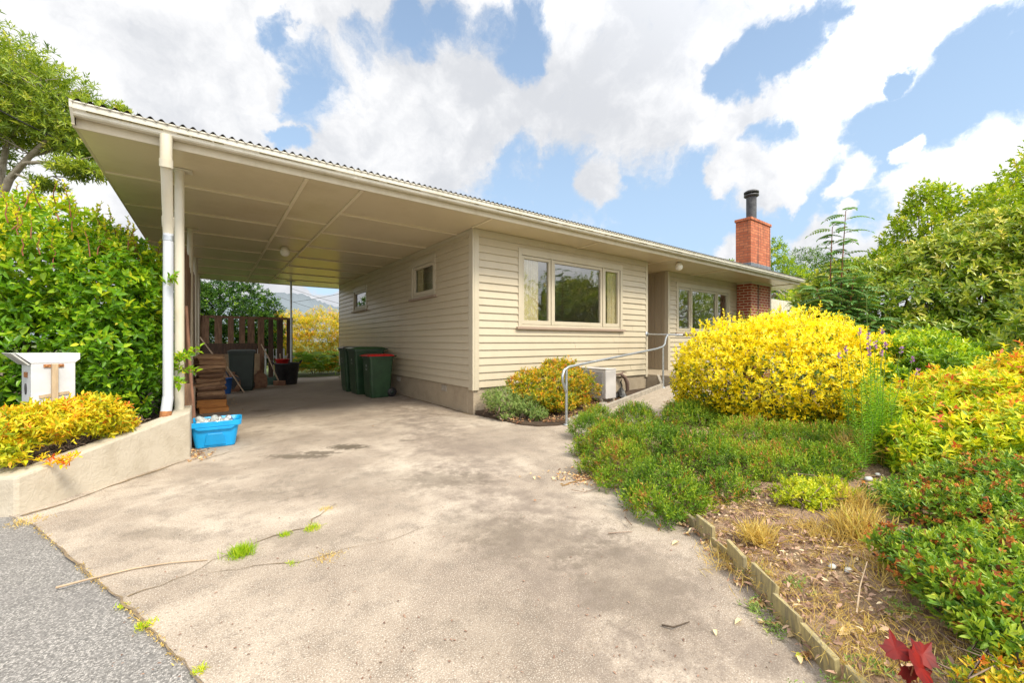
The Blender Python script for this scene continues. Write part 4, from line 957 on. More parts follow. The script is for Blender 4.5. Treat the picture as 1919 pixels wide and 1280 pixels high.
o = o.copy(); col.objects.link(o); o.location = (.02,8.60,.105); o.rotation_euler = (.2,.03,-.08); tag(o, 'upper orange split log resting on another at the foot of the stack', 'firewood')
# buckets, sacks, tools
def lathe_thing(name, label, cat, prof, loc, m, n=20, bevel=0):
    b = MB(); b.lathe(prof, loc, n); return tag(b.build(name, M[m], loc=loc), label, cat)
lathe_thing('bucket', 'blue plastic bucket between the firewood and the dark bin', 'bucket', [(.10,0),(.13,.34),(.138,.34),(.138,.36),(.12,.36),(.095,.02),(0,.02)], (.27,11.35,0), 'bluebucket')
tub = thing('tub', 'big black rubber tub by the back fence post', 'tub', (1.72,12.95,0))
b = MB(); b.lathe([(.24,0),(.255,.02),(.31,.55),(.325,.56),(.325,.60),(.30,.60),(.29,.55),(.235,.04),(0,.04)], (1.72,12.95,0), 26); b.build('body', M['black'], tub)
for s in (-1,1):
    b = MB(); b.tube([(1.72+s*.31,12.87,.56),(1.72+s*.37,12.88,.66),(1.72+s*.37,13.02,.66),(1.72+s*.31,13.03,.56)], .014, 8); b.build('handle', M['black'], tub)
b = MB(); b.lathe([(.13,0),(.17,.14),(.18,.14),(.18,.16),(.15,.16),(.12,.02),(0,.02)], (1.6,12.9,.55), 18); tag(b.build('red_basin', M['redplastic'], loc=(1.6,12.9,.55)), 'red plastic basin sitting in the black tub', 'basin')
for i, (dx, dy, lab) in enumerate(((.02,.0,'left'),(.12,.05,'right'))):
    b = MB(); b.tube([(1.55+dx,12.88+dy,.58),(1.50+dx*2.0,12.88+dy,.86)], .016, 7); tag(b.build('tool_handle', M['handle']), 'pale tool handle sticking up from the red basin, on its %s side' % lab, 'handle')
def sack(loc, s, label):
    b = MB(); b.loft([rrect(loc[0],loc[1],.17*s*a,.12*s*a2,.05,loc[2]+z*s,4) for a,a2,z in ((.85,.8,0),(1.05,1.1,.08),(1.0,1.0,.25),(.8,.75,.36),(.35,.4,.42),(.45,.3,.47))]); tag(b.build('paper_sack', M['sack'], loc=loc, bevel=.02), label, 'sack')
sack((.40,11.75,0), 1.0, 'brown paper sack leaning beside the blue bucket'); sack((1.02,12.35,0), .95, 'reddish brown paper sack right of the dark bin'); sack((.34,12.3,.0), .9, 'brown paper sack hidden half behind the dark bin')
b = MB(); b.box(1.2,12.9,0,1.68,13.12,.2); b.box(1.22,12.92,.2,1.66,13.1,.201); o = tag(b.build('planter_trough', M['trough'], loc=(1.4,13,0), bevel=.02), 'dark green plastic trough on the ground left of the black tub', 'trough')
bm = thing('broom', 'broom with a pale handle propped on the trough by the fence', 'broom', (1.45,12.65,0))
b = MB(); b.tube([(1.48,12.62,.12),(1.28,13.0,.75),(1.13,13.25,1.12)], .016, 7); b.build('handle', M['handle'], bm)
b = MB(); b.obox((1.50,12.60,.07),(.30,.07,.13),(.3,0,-.5)); b.build('head', M['sack'], bm, bevel=.01)
sp_ = thing('spade', 'spade with a long handle leaning behind the firewood stack', 'spade', (.1,11.7,0))
b = MB(); b.tube([(.28,11.6,.5),(-.02,11.8,1.0),(-.2,11.95,1.3)], .016, 7); b.build('handle', M['handle'], sp_)
b = MB(); b.tube([(.28,11.6,.5),(.34,11.56,.38)], .02, 7); b.obox((.42,11.5,.24),(.18,.015,.3),(.2,.45,.2)); b.build('blade', M['darkmetal'], sp_)
b = MB(); b.tube([(.62,11.2,.02),(.30,11.35,.62)], .014, 7); tag(b.build('stick', M['handle']), 'thin stick leaning on the blue bucket', 'stick')
# garden edging of short palings
ed = thing('garden_edging', 'curved edging of short weathered timber palings along the garden bed', 'edging', (2.3,1.1,0))
edge = [p for p in EE if p.y < 1.72]
LEN = [0]
for a, b_ in zip(edge[:-1], edge[1:]): LEN.append(LEN[-1]+(b_-a).length)
def at_len(s):
    for i in range(len(LEN)-1):
        if LEN[i+1] >= s: f=(s-LEN[i])/(LEN[i+1]-LEN[i]+1e-9); return edge[i].lerp(edge[i+1], f)
    return edge[-1]
s = 0.; M['paling'] = simple('mossy_paling', (.47,.39,.18), (.27,.23,.14), 9., .9, 40, .5, stretch=(5,5,.6))
while s < LEN[-1]-.2:
    L = random.uniform(.15,.24); a, b_ = at_len(s), at_len(s+L*.98); hh = random.uniform(.085,.135)*(1.3 if s > LEN[-1]*.5 else 1)
    if random.random() < .15: hh *= .7
    d = (b_-a).normalized(); nn = Vector((-d.y,d.x)); off = random.gauss(0,.006); tl = random.gauss(0,.012)
    pb = MB(); q = []
    for z, t_ in ((-.03,0),(hh,1)):
        for p, o_, dz in ((a,off,0),(b_,off+random.gauss(0,.006),random.gauss(0,.014)*t_),(b_,off+.02,0),(a,off+.02,0)):
            c = p + nn*o_ + nn*(tl*t_); q.append((c.x,c.y,z+dz))
    pb.add(q, [(0,3,2,1),(4,5,6,7),(0,1,5,4),(1,2,6,5),(2,3,7,6),(3,0,4,7)]); pb.build('paling', M['paling'], ed, bevel=.003); s += L+random.uniform(.0,.015)
# cables
def cable(pts, label, r=.012):
    b = MB(); P = [Vector(p) for p in pts]; out = []
    for a, c in zip(P[:-1], P[1:]):
        for i in range(8): f=i/8; q=a.lerp(c,f); q.z -= .25*4*f*(1-f)*((c-a).length/30); out.append(q)
    out.append(P[-1]); b.tube(out, r, 6); tag(b.build('power_cable', M['wire']), label, 'cable')
cable([D(-150,120,7.0), D(10,212,8.2), D(175,292,9.6), D(300,352,11.5)], 'black cable running from the left past the tree towards the roof', .016)
for i, (a, c) in enumerate((((520,555),(660,600)), ((545,540),(660,575)), ((550,566),(660,545)))):
    cable([D(*a,48), D(*c,42)], ('lowest thin power cable seen beyond the carport, crossing the hills', 'middle thin power cable sloping down behind the rear carport post', 'thin power cable sloping up to the right beyond the carport')[i], .02)
# ================================================================== PLANTS
def gl(p, z): return (p.x, p.y, z)
def E3(p, rx, ry, rz): return (p.x, p.y, p.z, rx, ry, rz)
# --- big clipped hedge on the left
hedge = [(-.78,6.10,.95,.48,.66,.85),(-.80,6.20,1.72,.46,.70,.62),(-1.35,6.55,1.0,.72,.72,.9),(-1.40,6.65,2.05,.72,.75,.72),(-2.1,7.05,1.0,.85,.8,.9),(-2.2,7.1,2.05,.9,.85,.72),(-3.1,7.6,1.1,.9,.9,1.0),(-3.1,7.6,2.0,.9,.9,.75),(-1.05,7.1,1.7,.6,.8,.85)]
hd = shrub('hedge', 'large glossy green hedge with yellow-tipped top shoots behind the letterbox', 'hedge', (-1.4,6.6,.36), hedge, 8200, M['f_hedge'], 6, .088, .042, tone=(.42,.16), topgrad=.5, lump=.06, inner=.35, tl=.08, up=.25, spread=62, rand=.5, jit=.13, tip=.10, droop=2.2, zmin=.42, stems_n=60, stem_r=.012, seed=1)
P, Nn, S_ = ell_points([(-1.40,6.55,2.15,.85,.8,.62),(-2.2,7.0,2.1,.9,.8,.68),(-.9,6.25,1.75,.5,.6,.62)], 110, shell=(.96,1.04), inner=0, zmin=2.0, seed=1)
ps, tp = [], []
for p in P:
    L = random.uniform(.06,.22); t = p + np.array((random.gauss(0,.05), random.gauss(0,.05), L)); ps.append(p - np.array((0,0,.1))); tp.append(t)
stems('shoot', ps, tp, .006, .003, M['redstem'], hd, .015)
PP = np.concatenate([np.array(ps)*(1-f)+np.array(tp)*f for f in (.45,.6,.75,.88,1.)]); tt = np.concatenate([RNG.normal(.62+.3*f,.12,len(ps)) for f in (0,.3,.6,.8,1.)])
leaf_mesh('shoot_leaves', whorls(PP, np.tile((0,0,1.),(len(PP),1)), 3, .055, .024, np.clip(tt,0,1), tl=.05, up=1.5, spread=50, rand=.2, jit=.1, tip=.08), M['f_hedge'], hd)
# sprig reaching in front of the post
bp_ = [Vector((-.36,5.50,1.0)), Vector((-.36,5.48,.92)), Vector((-.38,5.42,1.75)), Vector((-.36,5.46,.95)), Vector((-.38,5.44,.8))]; tp_ = [Vector((-.10,5.42,1.12)), Vector((-.14,5.40,.90)), Vector((-.29,5.22,1.86)), Vector((-.20,5.36,1.06)), Vector((-.24,5.34,.78))]
stems('shoot', bp_, tp_, .006, .003, M['redstem'], hd, .01)
PP = np.array([tuple(a.lerp(b,f)) for a,b in zip(bp_,tp_) for f in (.1,.25,.4,.5,.6,.7,.8,.9,1.)]); leaf_mesh('shoot_leaves', whorls(PP, np.tile((.7,-.3,.4),(len(PP),1)), 4, .082, .038, RNG.normal(.6,.12,len(PP)), tl=.06, up=.3, spread=60), M['f_hedge'], hd)
# --- golden nandina in the planter with a tangle of bare twigs under it
nl = [E3(D(28,806,3.02),.26,.24,.135),E3(D(110,790,3.22),.27,.24,.155),E3(D(178,776,3.42),.24,.23,.15),E3(D(222,792,3.60),.16,.18,.13),E3(D(-40,815,2.95),.26,.25,.15),E3(D(20,850,2.86),.12,.1,.08)]
nl = [(x-.05,y+.045,z,a,b_,c) for x,y,z,a,b_,c in nl]
nd_ = shrub('shrub', 'low golden-yellow shrub with bare tangled twigs beneath, spilling over the planter wall', 'shrub', (-1.0,4.75,.3), nl, 1050, M['f_nandina'], 9, .054, .020, 'twig', tone=(.42,.2), topgrad=.2, lump=.12, inner=.2, tl=.07, up=.35, spread=72, rand=.5, jit=.13, tip=.12, stems_n=0, zmin=.33, seed=2, droop=2.)
tb, tt = [], []
for i in range(190):
    f = random.uniform(.0,.75); o_ = random.uniform(.03,.34); q = Vector((-1.06,4.55)).lerp(Vector((-.34,5.40)), f) + Vector((-.76,.65))*o_
    a = Vector((q.x,q.y,0)); z = .265+.20*max(0,f); tb.append((a.x, a.y, z-.03)); r = random.uniform(.10,.24); an = random.uniform(0,6.28)
    tt.append((a.x+r*math.cos(an)*.8, a.y+r*math.sin(an)*.8, z+random.uniform(.02,.13)))
stems('twigs', tb, tt, .0045, .0022, M['twig'], nd_, .03, 4, 5)
P = np.array([tuple(D(random.gauss(112,16), random.gauss(862,6), 2.98)) for i in range(26)]); leaf_mesh('low_leaves', whorls(P, np.tile((0,-.5,.5),(26,1)), 6, .045, .014, RNG.normal(.8,.14,26), tl=.04), M['f_nandina'], nd_)
# --- tree behind the hedge, top left
tr = thing('tree', 'tall airy tree with narrow leaves and pale forked trunks behind the hedge', 'tree', (D(-10,640,9.2).x, D(-10,640,9.2).y, 0))
tc = [E3(D(-40,150,9.6),1.5,1.5,1.35),E3(D(55,185,9.2),1.25,1.2,1.05),E3(D(118,235,9.2),.85,.85,.72),E3(D(185,235,9.6),.75,.75,.45),E3(D(222,212,9.8),.30,.35,.22),E3(D(150,318,9.0),.55,.6,.16),E3(D(175,285,9.3),.5,.5,.22),E3(D(20,235,9.0),.8,.8,.4),E3(D(-90,250,9.4),1.1,1.0,1.0),E3(D(85,345,9.0),.35,.35,.08)]
P, Nn, S_ = ell_points(tc, 4600, shell=(.7,1.05), inner=.45, lump=.16, zmin=3.6, seed=3, cull=.3)
leaf_mesh('crown', whorls(P, Nn, 9, .16, .034, np.clip(RNG.normal(.48,.2,len(P)),0,1), tl=.13, up=.45, spread=62, rand=.4, jit=.12, tip=.1, droop=1.5), M['f_gum'], tr)
mb = MB(); b0 = D(-12,640,9.2); b0.z = 0; f1 = D(-8,395,9.2)
mb.tube([b0, b0.lerp(f1,.5)+Vector((.05,0,0)), f1], [.17,.14,.12], 9)
limbs = [([(-8,395,9.2),(18,335,9.15),(58,290,9.1),(95,255,9.1),(120,225,9.1)],.085),([(-8,395,9.2),(2,330,9.3),(12,270,9.3),(20,200,9.3),(30,140,9.3)],.08),([(18,335,9.15),(45,305,9.0),(90,303,8.9),(140,316,8.9),(175,322,8.9)],.05),([(58,290,9.1),(85,285,9.3),(130,268,9.5),(170,262,9.6)],.05),([(12,270,9.3),(40,235,9.0),(70,205,8.9),(95,180,9)],.05),([(-8,395,9.2),(-40,300,9.4),(-60,200,9.5)],.08),([(2,330,9.3),(-20,290,9.0),(-40,240,9)],.05),([(28,325,9.1),(60,338,9),(100,330,8.9)],.03)]
for pts, r in limbs: mb.tube([D(*p) for p in pts], [r*(1-.75*i/(len(pts)-1)) for i in range(len(pts))], 8)
tk = mb.build('trunk', M['trunk'], tr)
ends = [D(*p) for pts, r in limbs for p in pts[2:]]
sel = RNG.choice(len(P), 230, replace=False); bs = [min(ends, key=lambda e: (e-Vector(P[i])).length) for i in sel]
stems('branches', bs, [P[i] for i in sel], .018, .004, M['trunk'], tk, .10, 4, 4)
# --- beside the house wall
shrub('shrub', 'orange and yellow nandina-like shrub against the front wall behind the handrail', 'shrub', (4.5,5.05,.05), [(4.38,5.02,.42,.46,.40,.36),(4.82,5.12,.48,.46,.38,.38),(5.15,5.1,.40,.38,.36,.32),(4.14,4.96,.34,.34,.34,.30),(4.45,4.85,.24,.36,.26,.20),(3.98,5.05,.50,.26,.26,.22),(4.72,5.15,.75,.22,.2,.14),(5.0,5.15,.72,.16,.16,.12)], 2500, M['f_orange'], 8, .052, .019, tone=(.36,.25), lump=.24, inner=.25, tl=.07, up=.45, spread=60, rand=.5, jit=.14, tip=.12, zmin=.08, stems_n=30, seed=4, droop=1.8)
shrub('shrub', 'low grey-green shrub at the corner of the house', 'shrub', (3.75,4.95,.03), [(3.66,5.10,.28,.26,.26,.22),(3.88,4.92,.24,.24,.24,.18),(3.95,4.66,.12,.16,.15,.09),(3.62,5.42,.30,.16,.16,.14),(3.60,4.98,.08,.12,.12,.06)], 1500, M['f_grey'], 8, .030, .014, tone=(.48,.18), lump=.18, inner=.25, tl=.05, up=.4, spread=65, rand=.4, zmin=.03, stems_n=40, stem_mat='twig', seed=5, hi=False)
# --- yellow euonymus
yb = D(1462,735,5.25)
yl = [(yb.x,yb.y,.70,1.08,1.03,.76),(yb.x-.35,yb.y+.42,.70,.78,.75,.76),(yb.x+.55,yb.y-.35,.66,.80,.80,.72),(yb.x+.1,yb.y-.1,1.10,.72,.68,.46),(yb.x-.3,yb.y+.2,1.12,.45,.45,.36),(yb.x+.6,yb.y-.45,.98,.45,.42,.40),(yb.x-.75,yb.y+.3,.72,.42,.4,.42),(yb.x-.55,yb.y-.1,.62,.62,.66,.55),(yb.x+.15,yb.y-.62,.55,.72,.55,.48),(yb.x-.2,yb.y+.75,.62,.66,.5,.62),(yb.x+.75,yb.y-.62,.52,.42,.42,.40)]
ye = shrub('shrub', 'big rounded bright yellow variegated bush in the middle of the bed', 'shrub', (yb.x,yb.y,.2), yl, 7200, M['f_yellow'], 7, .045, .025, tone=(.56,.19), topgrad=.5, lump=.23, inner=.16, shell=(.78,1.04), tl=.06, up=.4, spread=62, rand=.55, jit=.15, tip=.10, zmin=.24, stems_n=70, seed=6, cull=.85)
P, Nn, S_ = ell_points(yl, 110, shell=(1.0,1.05), inner=0, zmin=.9, seed=6, upw=.5)
tp = [p + (n_*.5+np.array((0,0,.6)))*random.uniform(.04,.14) for p, n_ in zip(P, Nn)]
stems('shoot', list(P), tp, .004, .002, M['twig'], ye, .01, 4, 3)
PP = np.concatenate([P*(1-f)+np.array(tp)*f for f in (.3,.55,.8,1.)]); leaf_mesh('shoot_leaves', whorls(PP, np.tile((0,0,1.),(len(PP),1)), 4, .038, .020, RNG.normal(.74,.12,len(PP)), tl=.04, up=.8, spread=60), M['f_yellow'], ye)
# --- heath mat
hm = []
for (u,v,t_,r,h) in ((1105,800,0,.26,.20),(1150,835,0,.30,.24),(1165,870,0,.24,.22),(1230,850,0,.34,.26),(1240,905,0,.26,.20),(1290,800,0,.34,.26),(1300,865,0,.36,.24),(1375,885,0,.34,.20),(1450,890,0,.32,.18),(1520,890,0,.28,.18),(1290,930,0,.16,.14),(1360,920,0,.18,.13),(1190,790,0,.32,.26),(1400,840,0,.36,.22),(1490,850,0,.32,.2),(1215,935,0,.12,.12),(1560,890,0,.18,.16),(1280,770,0,.3,.2),(1340,800,0,.3,.22),(1420,800,0,.3,.22),(1500,815,0,.26,.2),(1560,850,0,.22,.18),(1120,775,0,.22,.16),(1085,830,0,.10,.10),(1135,885,0,.09,.08),(1185,915,0,.10,.08),(1100,860,0,.08,.08),(1250,945,0,.09,.08)):
    p = G(u,v,.14); hm.append((p.x,p.y,max(.06,bed_h(p.x,p.y)-.02),r,r,h*1.15))
P, Nn, S_ = ell_points(hm, 10500, shell=(.86,1.05), inner=.1, lump=.12, zmin=.04, seed=8, upw=.35, cull=.4)
he = thing('heath_mat', 'low spreading dark green heath mat with fine needle shoots along the drive', 'ground cover', (3.4,2.4,.05))
tn = np.clip(RNG.normal(.35,.2,len(P)) + .3*np.sin(P[:,0]*4+np.sin(P[:,1]*7))*np.sin(P[:,1]*5+P[:,0]*2), 0, 1); tn = np.where(RNG.random(len(P)) < .035, .98, tn)
leaf_mesh('foliage', whorls(P, Nn, 15, .030, .0095, tn, tl=.12, up=.6, spread=52, rand=.6, jit=.09, tip=.25, hi=False, shrink=.2), M['f_heath'], he)
sb, stp = [], []
for i in range(240):
    j = RNG.integers(len(P)); p = P[j]; sb.append((p[0]+random.gauss(0,.1), p[1]+random.gauss(0,.1), .03)); stp.append(tuple(p))
stems('stem', sb, stp, .004, .002, M['twig'], he, .03, 4, 4)
# --- toadflax clump
tx = thing('flowering_plant', 'slender bright green plant with small purple flower spikes right of the yellow bush', 'plant', G(1640,880,.22))
LP, LD, LN, LT = [], [], [], []; sb, stp = [], []; FP, FD = [], []
for (u,v,ub,vb,t_,fl) in ((1624,545,1637,868,3.30,2),(1645,690,1640,872,3.22,0),(1660,640,1650,872,3.25,1),(1615,720,1622,872,3.15,0),(1670,720,1660,876,3.2,0),(1632,700,1630,872,3.2,0),(1652,655,1645,870,3.3,1),(1600,770,1612,866,3.2,0),(1690,760,1668,880,3.15,0),(1590,830,1615,878,3.05,0),(1585,650,1610,860,3.45,1),(1572,660,1600,850,3.5,1),(1610,615,1630,860,3.45,1),(1690,650,1660,860,3.4,1),(1712,668,1670,860,3.5,1),(1640,640,1640,860,3.35,1),(1655,615,1645,860,3.38,1),(1722,690,1675,862,3.5,1)):
    a, b = D(ub,vb,t_), D(u,v,t_); sb.append(tuple(a)); stp.append(tuple(b)); L = (b-a).length; n = int(L/.0045)
    stop = .62 if fl else 1.0
    for i in range(n):
        f = i/n
        if f > stop: continue
        p = a.lerp(b,f); an = i*2.4; LP.append(tuple(p)); LD.append((math.cos(an), math.sin(an), .75)); LN.append((-math.cos(an)*.6,-math.sin(an)*.6,1)); LT.append((.4+.4*f, .062*(1-.45*f)*random.uniform(.8,1.2)))
    if fl:
        for i in range(16 if fl == 1 else 46):
            f = 1-random.uniform(0,.06/L) if fl == 1 else random.uniform(.62,.76)
            FP.append(tuple(a.lerp(b,f))); an = random.uniform(0,6.28); FD.append((math.cos(an),math.sin(an),random.uniform(-.2,.8)))
LT = np.array(LT); LP = np.array(LP)
leaf_mesh('foliage', [leaf_arrays(LP, np.array(LD), np.array(LN), LT[:,1], np.full(len(LP),.0085), np.clip(LT[:,0]+RNG.normal(0,.1,len(LP)),0,1), True, 3)], M['f_toad'], tx)
FP = np.array(FP); leaf_mesh('flowers', [leaf_arrays(FP, np.array(FD), rdir(len(FP)), np.full(len(FP),.018), np.full(len(FP),.012), RNG.random(len(FP)))], M['f_purple'], tx)
stems('stem', sb, stp, .0035, .0018, M['greenstem'], tx, .012, 5, 6)
# --- golden nandina on the right
nr = [E3(D(1745,790,3.45),.34,.34,.24),E3(D(1710,835,3.15),.22,.22,.18),E3(D(1835,760,3.50),.40,.38,.30),E3(D(1925,735,3.55),.42,.4,.36),E3(D(1815,830,3.1),.36,.3,.2),E3(D(1920,820,3.0),.36,.34,.25),E3(D(1770,740,3.9),.36,.36,.22),E3(D(2010,750,3.4),.5,.5,.4),E3(D(1690,760,3.7),.20,.2,.12),E3(D(1730,870,3.0),.2,.18,.13)]
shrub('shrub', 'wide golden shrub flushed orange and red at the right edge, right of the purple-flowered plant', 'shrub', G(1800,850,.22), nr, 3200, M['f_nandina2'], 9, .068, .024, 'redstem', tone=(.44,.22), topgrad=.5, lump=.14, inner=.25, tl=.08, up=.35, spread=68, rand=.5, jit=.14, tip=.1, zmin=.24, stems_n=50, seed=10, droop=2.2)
# --- azalea with spent flowers
az = [E3(D(1770,980,2.30),.27,.26,.17),E3(D(1690,950,2.55),.2,.2,.13),E3(D(1860,985,2.15),.28,.27,.2),E3(D(1800,920,2.6),.28,.28,.18),E3(D(1915,930,2.4),.30,.3,.22),E3(D(1850,1070,1.72),.22,.2,.13),E3(D(1930,1080,1.8),.25,.25,.2),E3(D(1790,1050,1.75),.15,.15,.09),E3(D(1760,1085,1.60),.12,.12,.07),E3(D(1810,1130,1.46),.11,.11,.08),E3(D(1705,1030,1.82),.13,.13,.07),E3(D(1870,1200,1.30),.07,.07,.05),E3(D(1850,1140,1.44),.13,.12,.09),E3(D(1925,1165,1.38),.15,.15,.11),E3(D(1990,1000,2.1),.3,.3,.25)]
azt = shrub('shrub', 'low dark green azalea dotted with withered orange flowers at the right edge', 'shrub', G(1830,1080,.2), az, 3300, M['f_azalea'], 8, .042, .0145, 'twigdark', tone=(.45,.22), lump=.24, inner=.22, tl=.05, up=.5, spread=60, rand=.45, jit=.12, tip=.16, zmin=.19, stems_n=90, stem_r=.005, seed=11)
P, Nn, S_ = ell_points(az, 330, shell=(.94,1.06), inner=0, lump=.2, zmin=.2, seed=11, cull=1., upw=.3)
P = np.repeat(P, 3, 0) + RNG.normal(0,.022,(len(P)*3,3)); Nn = np.repeat(Nn,3,0)
leaf_mesh('withered_flowers', whorls(P, Nn, 6, .020, .013, RNG.random(len(P)), tl=.012, up=.1, spread=80, rand=.9, jit=.25), M['f_spent'], azt)
# --- pieris, rhododendrons, tree and feathery sapling on the right
pi = [E3(D(1745,685,4.7),.5,.45,.30),E3(D(1680,675,4.8),.36,.36,.26),E3(D(1810,680,5.0),.42,.4,.26),E3(D(1720,650,5.1),.4,.4,.22),E3(D(1660,720,4.5),.25,.25,.2)]
shrub('shrub', 'fresh green whorled shrub between the yellow bush and the golden shrub', 'shrub', G(1740,760,.25), pi, 1700, M['f_pieris'], 9, .075, .027, tone=(.42,.17), topgrad=.35, lump=.12, inner=.3, tl=.06, up=.9, spread=62, rand=.3, jit=.1, tip=.18, zmin=.3, stems_n=30, seed=12)
rh = [E3(D(1660,590,7.6),1.0,1.0,.95),E3(D(1760,560,7.4),1.05,1.05,1.15),E3(D(1860,530,7.2),1.1,1.1,1.25),E3(D(1970,520,6.9),1.2,1.2,1.3),E3(D(1590,570,8.2),.85,.85,.85),E3(D(1830,640,6.8),.9,.7,.55),E3(D(1920,650,6.6),.9,.8,.55),E3(D(1700,640,7.0),.8,.7,.5),E3(D(1650,660,7.6),1.0,.9,.6),E3(D(1760,670,7.6),1.0,.9,.6),E3(D(1880,680,7.4),1.1,.9,.7),E3(D(1990,660,7.2),1.2,1.,.8)]
shrub('rhododendron', 'huge dark rhododendron with leathery pale-edged leaves filling the right side', 'shrub', (10.0,1.3,.25), rh, 6500, M['f_rhodo'], 8, .135, .048, tone=(.42,.19), topgrad=.40, lump=.13, inner=.25, tl=.09, up=.45, spread=74, rand=.4, jit=.12, tip=.14, zmin=.5, stems_n=50, stem_r=.03, seed=13, droop=1.6, cull=.9)
rh2 = [E3(D(1935,650,4.6),.40,.4,.42),E3(D(2000,600,4.6),.5,.5,.6)]
shrub('rhododendron', 'smaller rhododendron with long leaves at the right edge just behind the golden shrub', 'shrub', G(1960,790,.25), rh2, 260, M['f_rhodo'], 8, .13, .036, tone=(.45,.2), lump=.12, inner=.3, tl=.08, up=.5, spread=70, rand=.4, tip=.2, zmin=.3, stems_n=12, seed=14, droop=1.6)
lt = [E3(D(1740,440,9.2),.80,.8,.72),E3(D(1830,415,9.0),.95,.95,.70),E3(D(1925,400,8.8),1.0,1.0,.85),E3(D(1665,500,9.4),.62,.62,.45),E3(D(1735,385,9.2),.42,.42,.50),E3(D(2010,360,8.8),1.2,1.2,1.3),E3(D(1850,490,8.6),1.1,.9,.7),E3(D(1600,540,9.6),.55,.55,.30)]
t_ = shrub('tree', 'light yellow-green leafy tree rising above the rhododendron', 'tree', (D(1850,640,9.0).x, D(1850,640,9.0).y, .2), lt, 4200, M['f_tree'], 7, .105, .052, 'trunk', tone=(.45,.2), topgrad=.25, lump=.2, inner=.35, tl=.14, up=.5, spread=60, rand=.5, jit=.14, zmin=1.8, stems_n=40, stem_r=.03, seed=15, leaf_name='crown', cull=.85)
sh = [(1765,345,9.2,1772,440),(1712,360,9.2,1722,430),(1690,410,9.3,1706,470),(1645,465,9.4,1668,510),(1835,352,9,1832,410),(1862,345,9,1862,400),(1905,300,8.9,1925,380),(1888,318,8.9,1915,390),(1940,290,8.9,1940,380),(1660,480,9.4,1680,520),(1748,352,9.2,1755,420),(1780,360,9.2,1778,420)]
sb = [D(u2,v2,t) for u,v,t,u2,v2 in sh]; stp = [D(u,v,t) for u,v,t,u2,v2 in sh]
stems('shoot', sb, stp, .012, .004, M['twig'], t_, .04, 5, 4)
PP = np.array([tuple(a.lerp(b,f)+Vector((random.gauss(0,.07),random.gauss(0,.07),random.gauss(0,.03)))) for a,b in zip(sb,stp) for f in np.linspace(.05,1,12)])
leaf_mesh('shoot_leaves', whorls(PP, np.tile((0,0,1.),(len(PP),1)), 3, .10, .048, RNG.normal(.4,.15,len(PP)), tl=.08, up=.4, spread=65, rand=.5), M['f_tree'], t_)
# pinnate fronds
def fronds(bases, dirs, L, nl, ll, lw, tone, sag=.35):
    P, Dd, Nm, Ln, T = [], [], [], [], []; rach = []
    for b, d, tn in zip(bases, dirs, tone):
        b = Vector(b); d = Vector(d).normalized(); side = d.cross(Vector((0,0,1)))
        side = side.normalized() if side.length > .05 else Vector((1,0,0))
        side = (side + Vector((random.gauss(0,.2),random.gauss(0,.2),random.gauss(0,.2)))).normalized(); pts = []; LL = L*random.uniform(.75,1.2)
        for i in range(nl+1):
            f = i/nl; p = b + d*(LL*f) + Vector((0,0,-sag*LL*f*f)); pts.append(p)
            if i == 0: continue
            dd = (d + Vector((0,0,-2*sag*f))).normalized(); nm = side.cross(dd)
            w = math.sin(PI*min(1,.18+.8*f))**.7
            for s in (-1,1):
                P.append(tuple(p)); Dd.append(tuple(side*s + dd*.45)); Nm.append(tuple(nm)); Ln.append(ll*w); T.append(tn+random.gauss(0,.08))
        P.append(tuple(pts[-1])); Dd.append(tuple(dd)); Nm.append(tuple(nm)); Ln.append(ll*.8); T.append(tn); rach.append(pts)
    Ln = np.array(Ln)
    return leaf_arrays(np.array(P), np.array(Dd), np.array(Nm), Ln, Ln*lw/ll, np.clip(np.array(T),0,1), True, 1.5), rach
rw = thing('sapling', 'feathery-leaved sapling with two thin upright leaders at the left of the rhododendron', 'sapling', (D(1575,640,7.0).x, D(1575,640,7.0).y, .2))
led = [[(1572,690,7.0),(1574,600,7.0),(1578,500,7.0),(1585,395,7.0)],[(1566,690,7.05),(1560,600,7.05),(1556,510,7.05),(1560,425,7.05)],[(1590,690,6.9),(1600,610,6.9),(1618,540,6.9)],[(1560,690,6.9),(1540,620,6.9),(1515,570,6.9)],[(1580,690,6.8),(1580,640,6.7),(1560,590,6.6)],[(1560,690,6.9),(1525,650,6.8),(1500,620,6.8)],[(1600,690,6.8),(1620,630,6.7),(1640,600,6.6)],[(1575,690,6.9),(1550,600,6.8),(1530,540,6.8)],[(1585,690,6.9),(1590,590,6.8),(1600,520,6.8)]]
mb = MB(); bs, dr = [], []
for L_ in led:
    pts = [D(*p) for p in L_]; mb.tube(pts, [.02-.015*i/(len(pts)-1) for i in range(len(pts))], 6)
    nn = 34 if len(pts) == 4 else 46
    for i in range(nn):
        f = (.12 if len(pts) == 4 else .2) + (.88 if len(pts) == 4 else .8)*i/(nn-1)
        k = min(int(f*(len(pts)-1)), len(pts)-2); q = pts[k].lerp(pts[k+1], f*(len(pts)-1)-k)
        an = i*2.4; bs.append(q); dr.append((math.cos(an), math.sin(an), random.uniform(.25,.7)))
a_, rach = fronds(bs, dr, .36, 9, .105, .040, RNG.normal(.5,.16,len(bs)), .45)
leaf_mesh('foliage', [a_], M['f_rowan'], rw)
for r in rach: mb.tube(r[::3], .003, 4, False)
mb.build('stem', M['redstem'], rw)
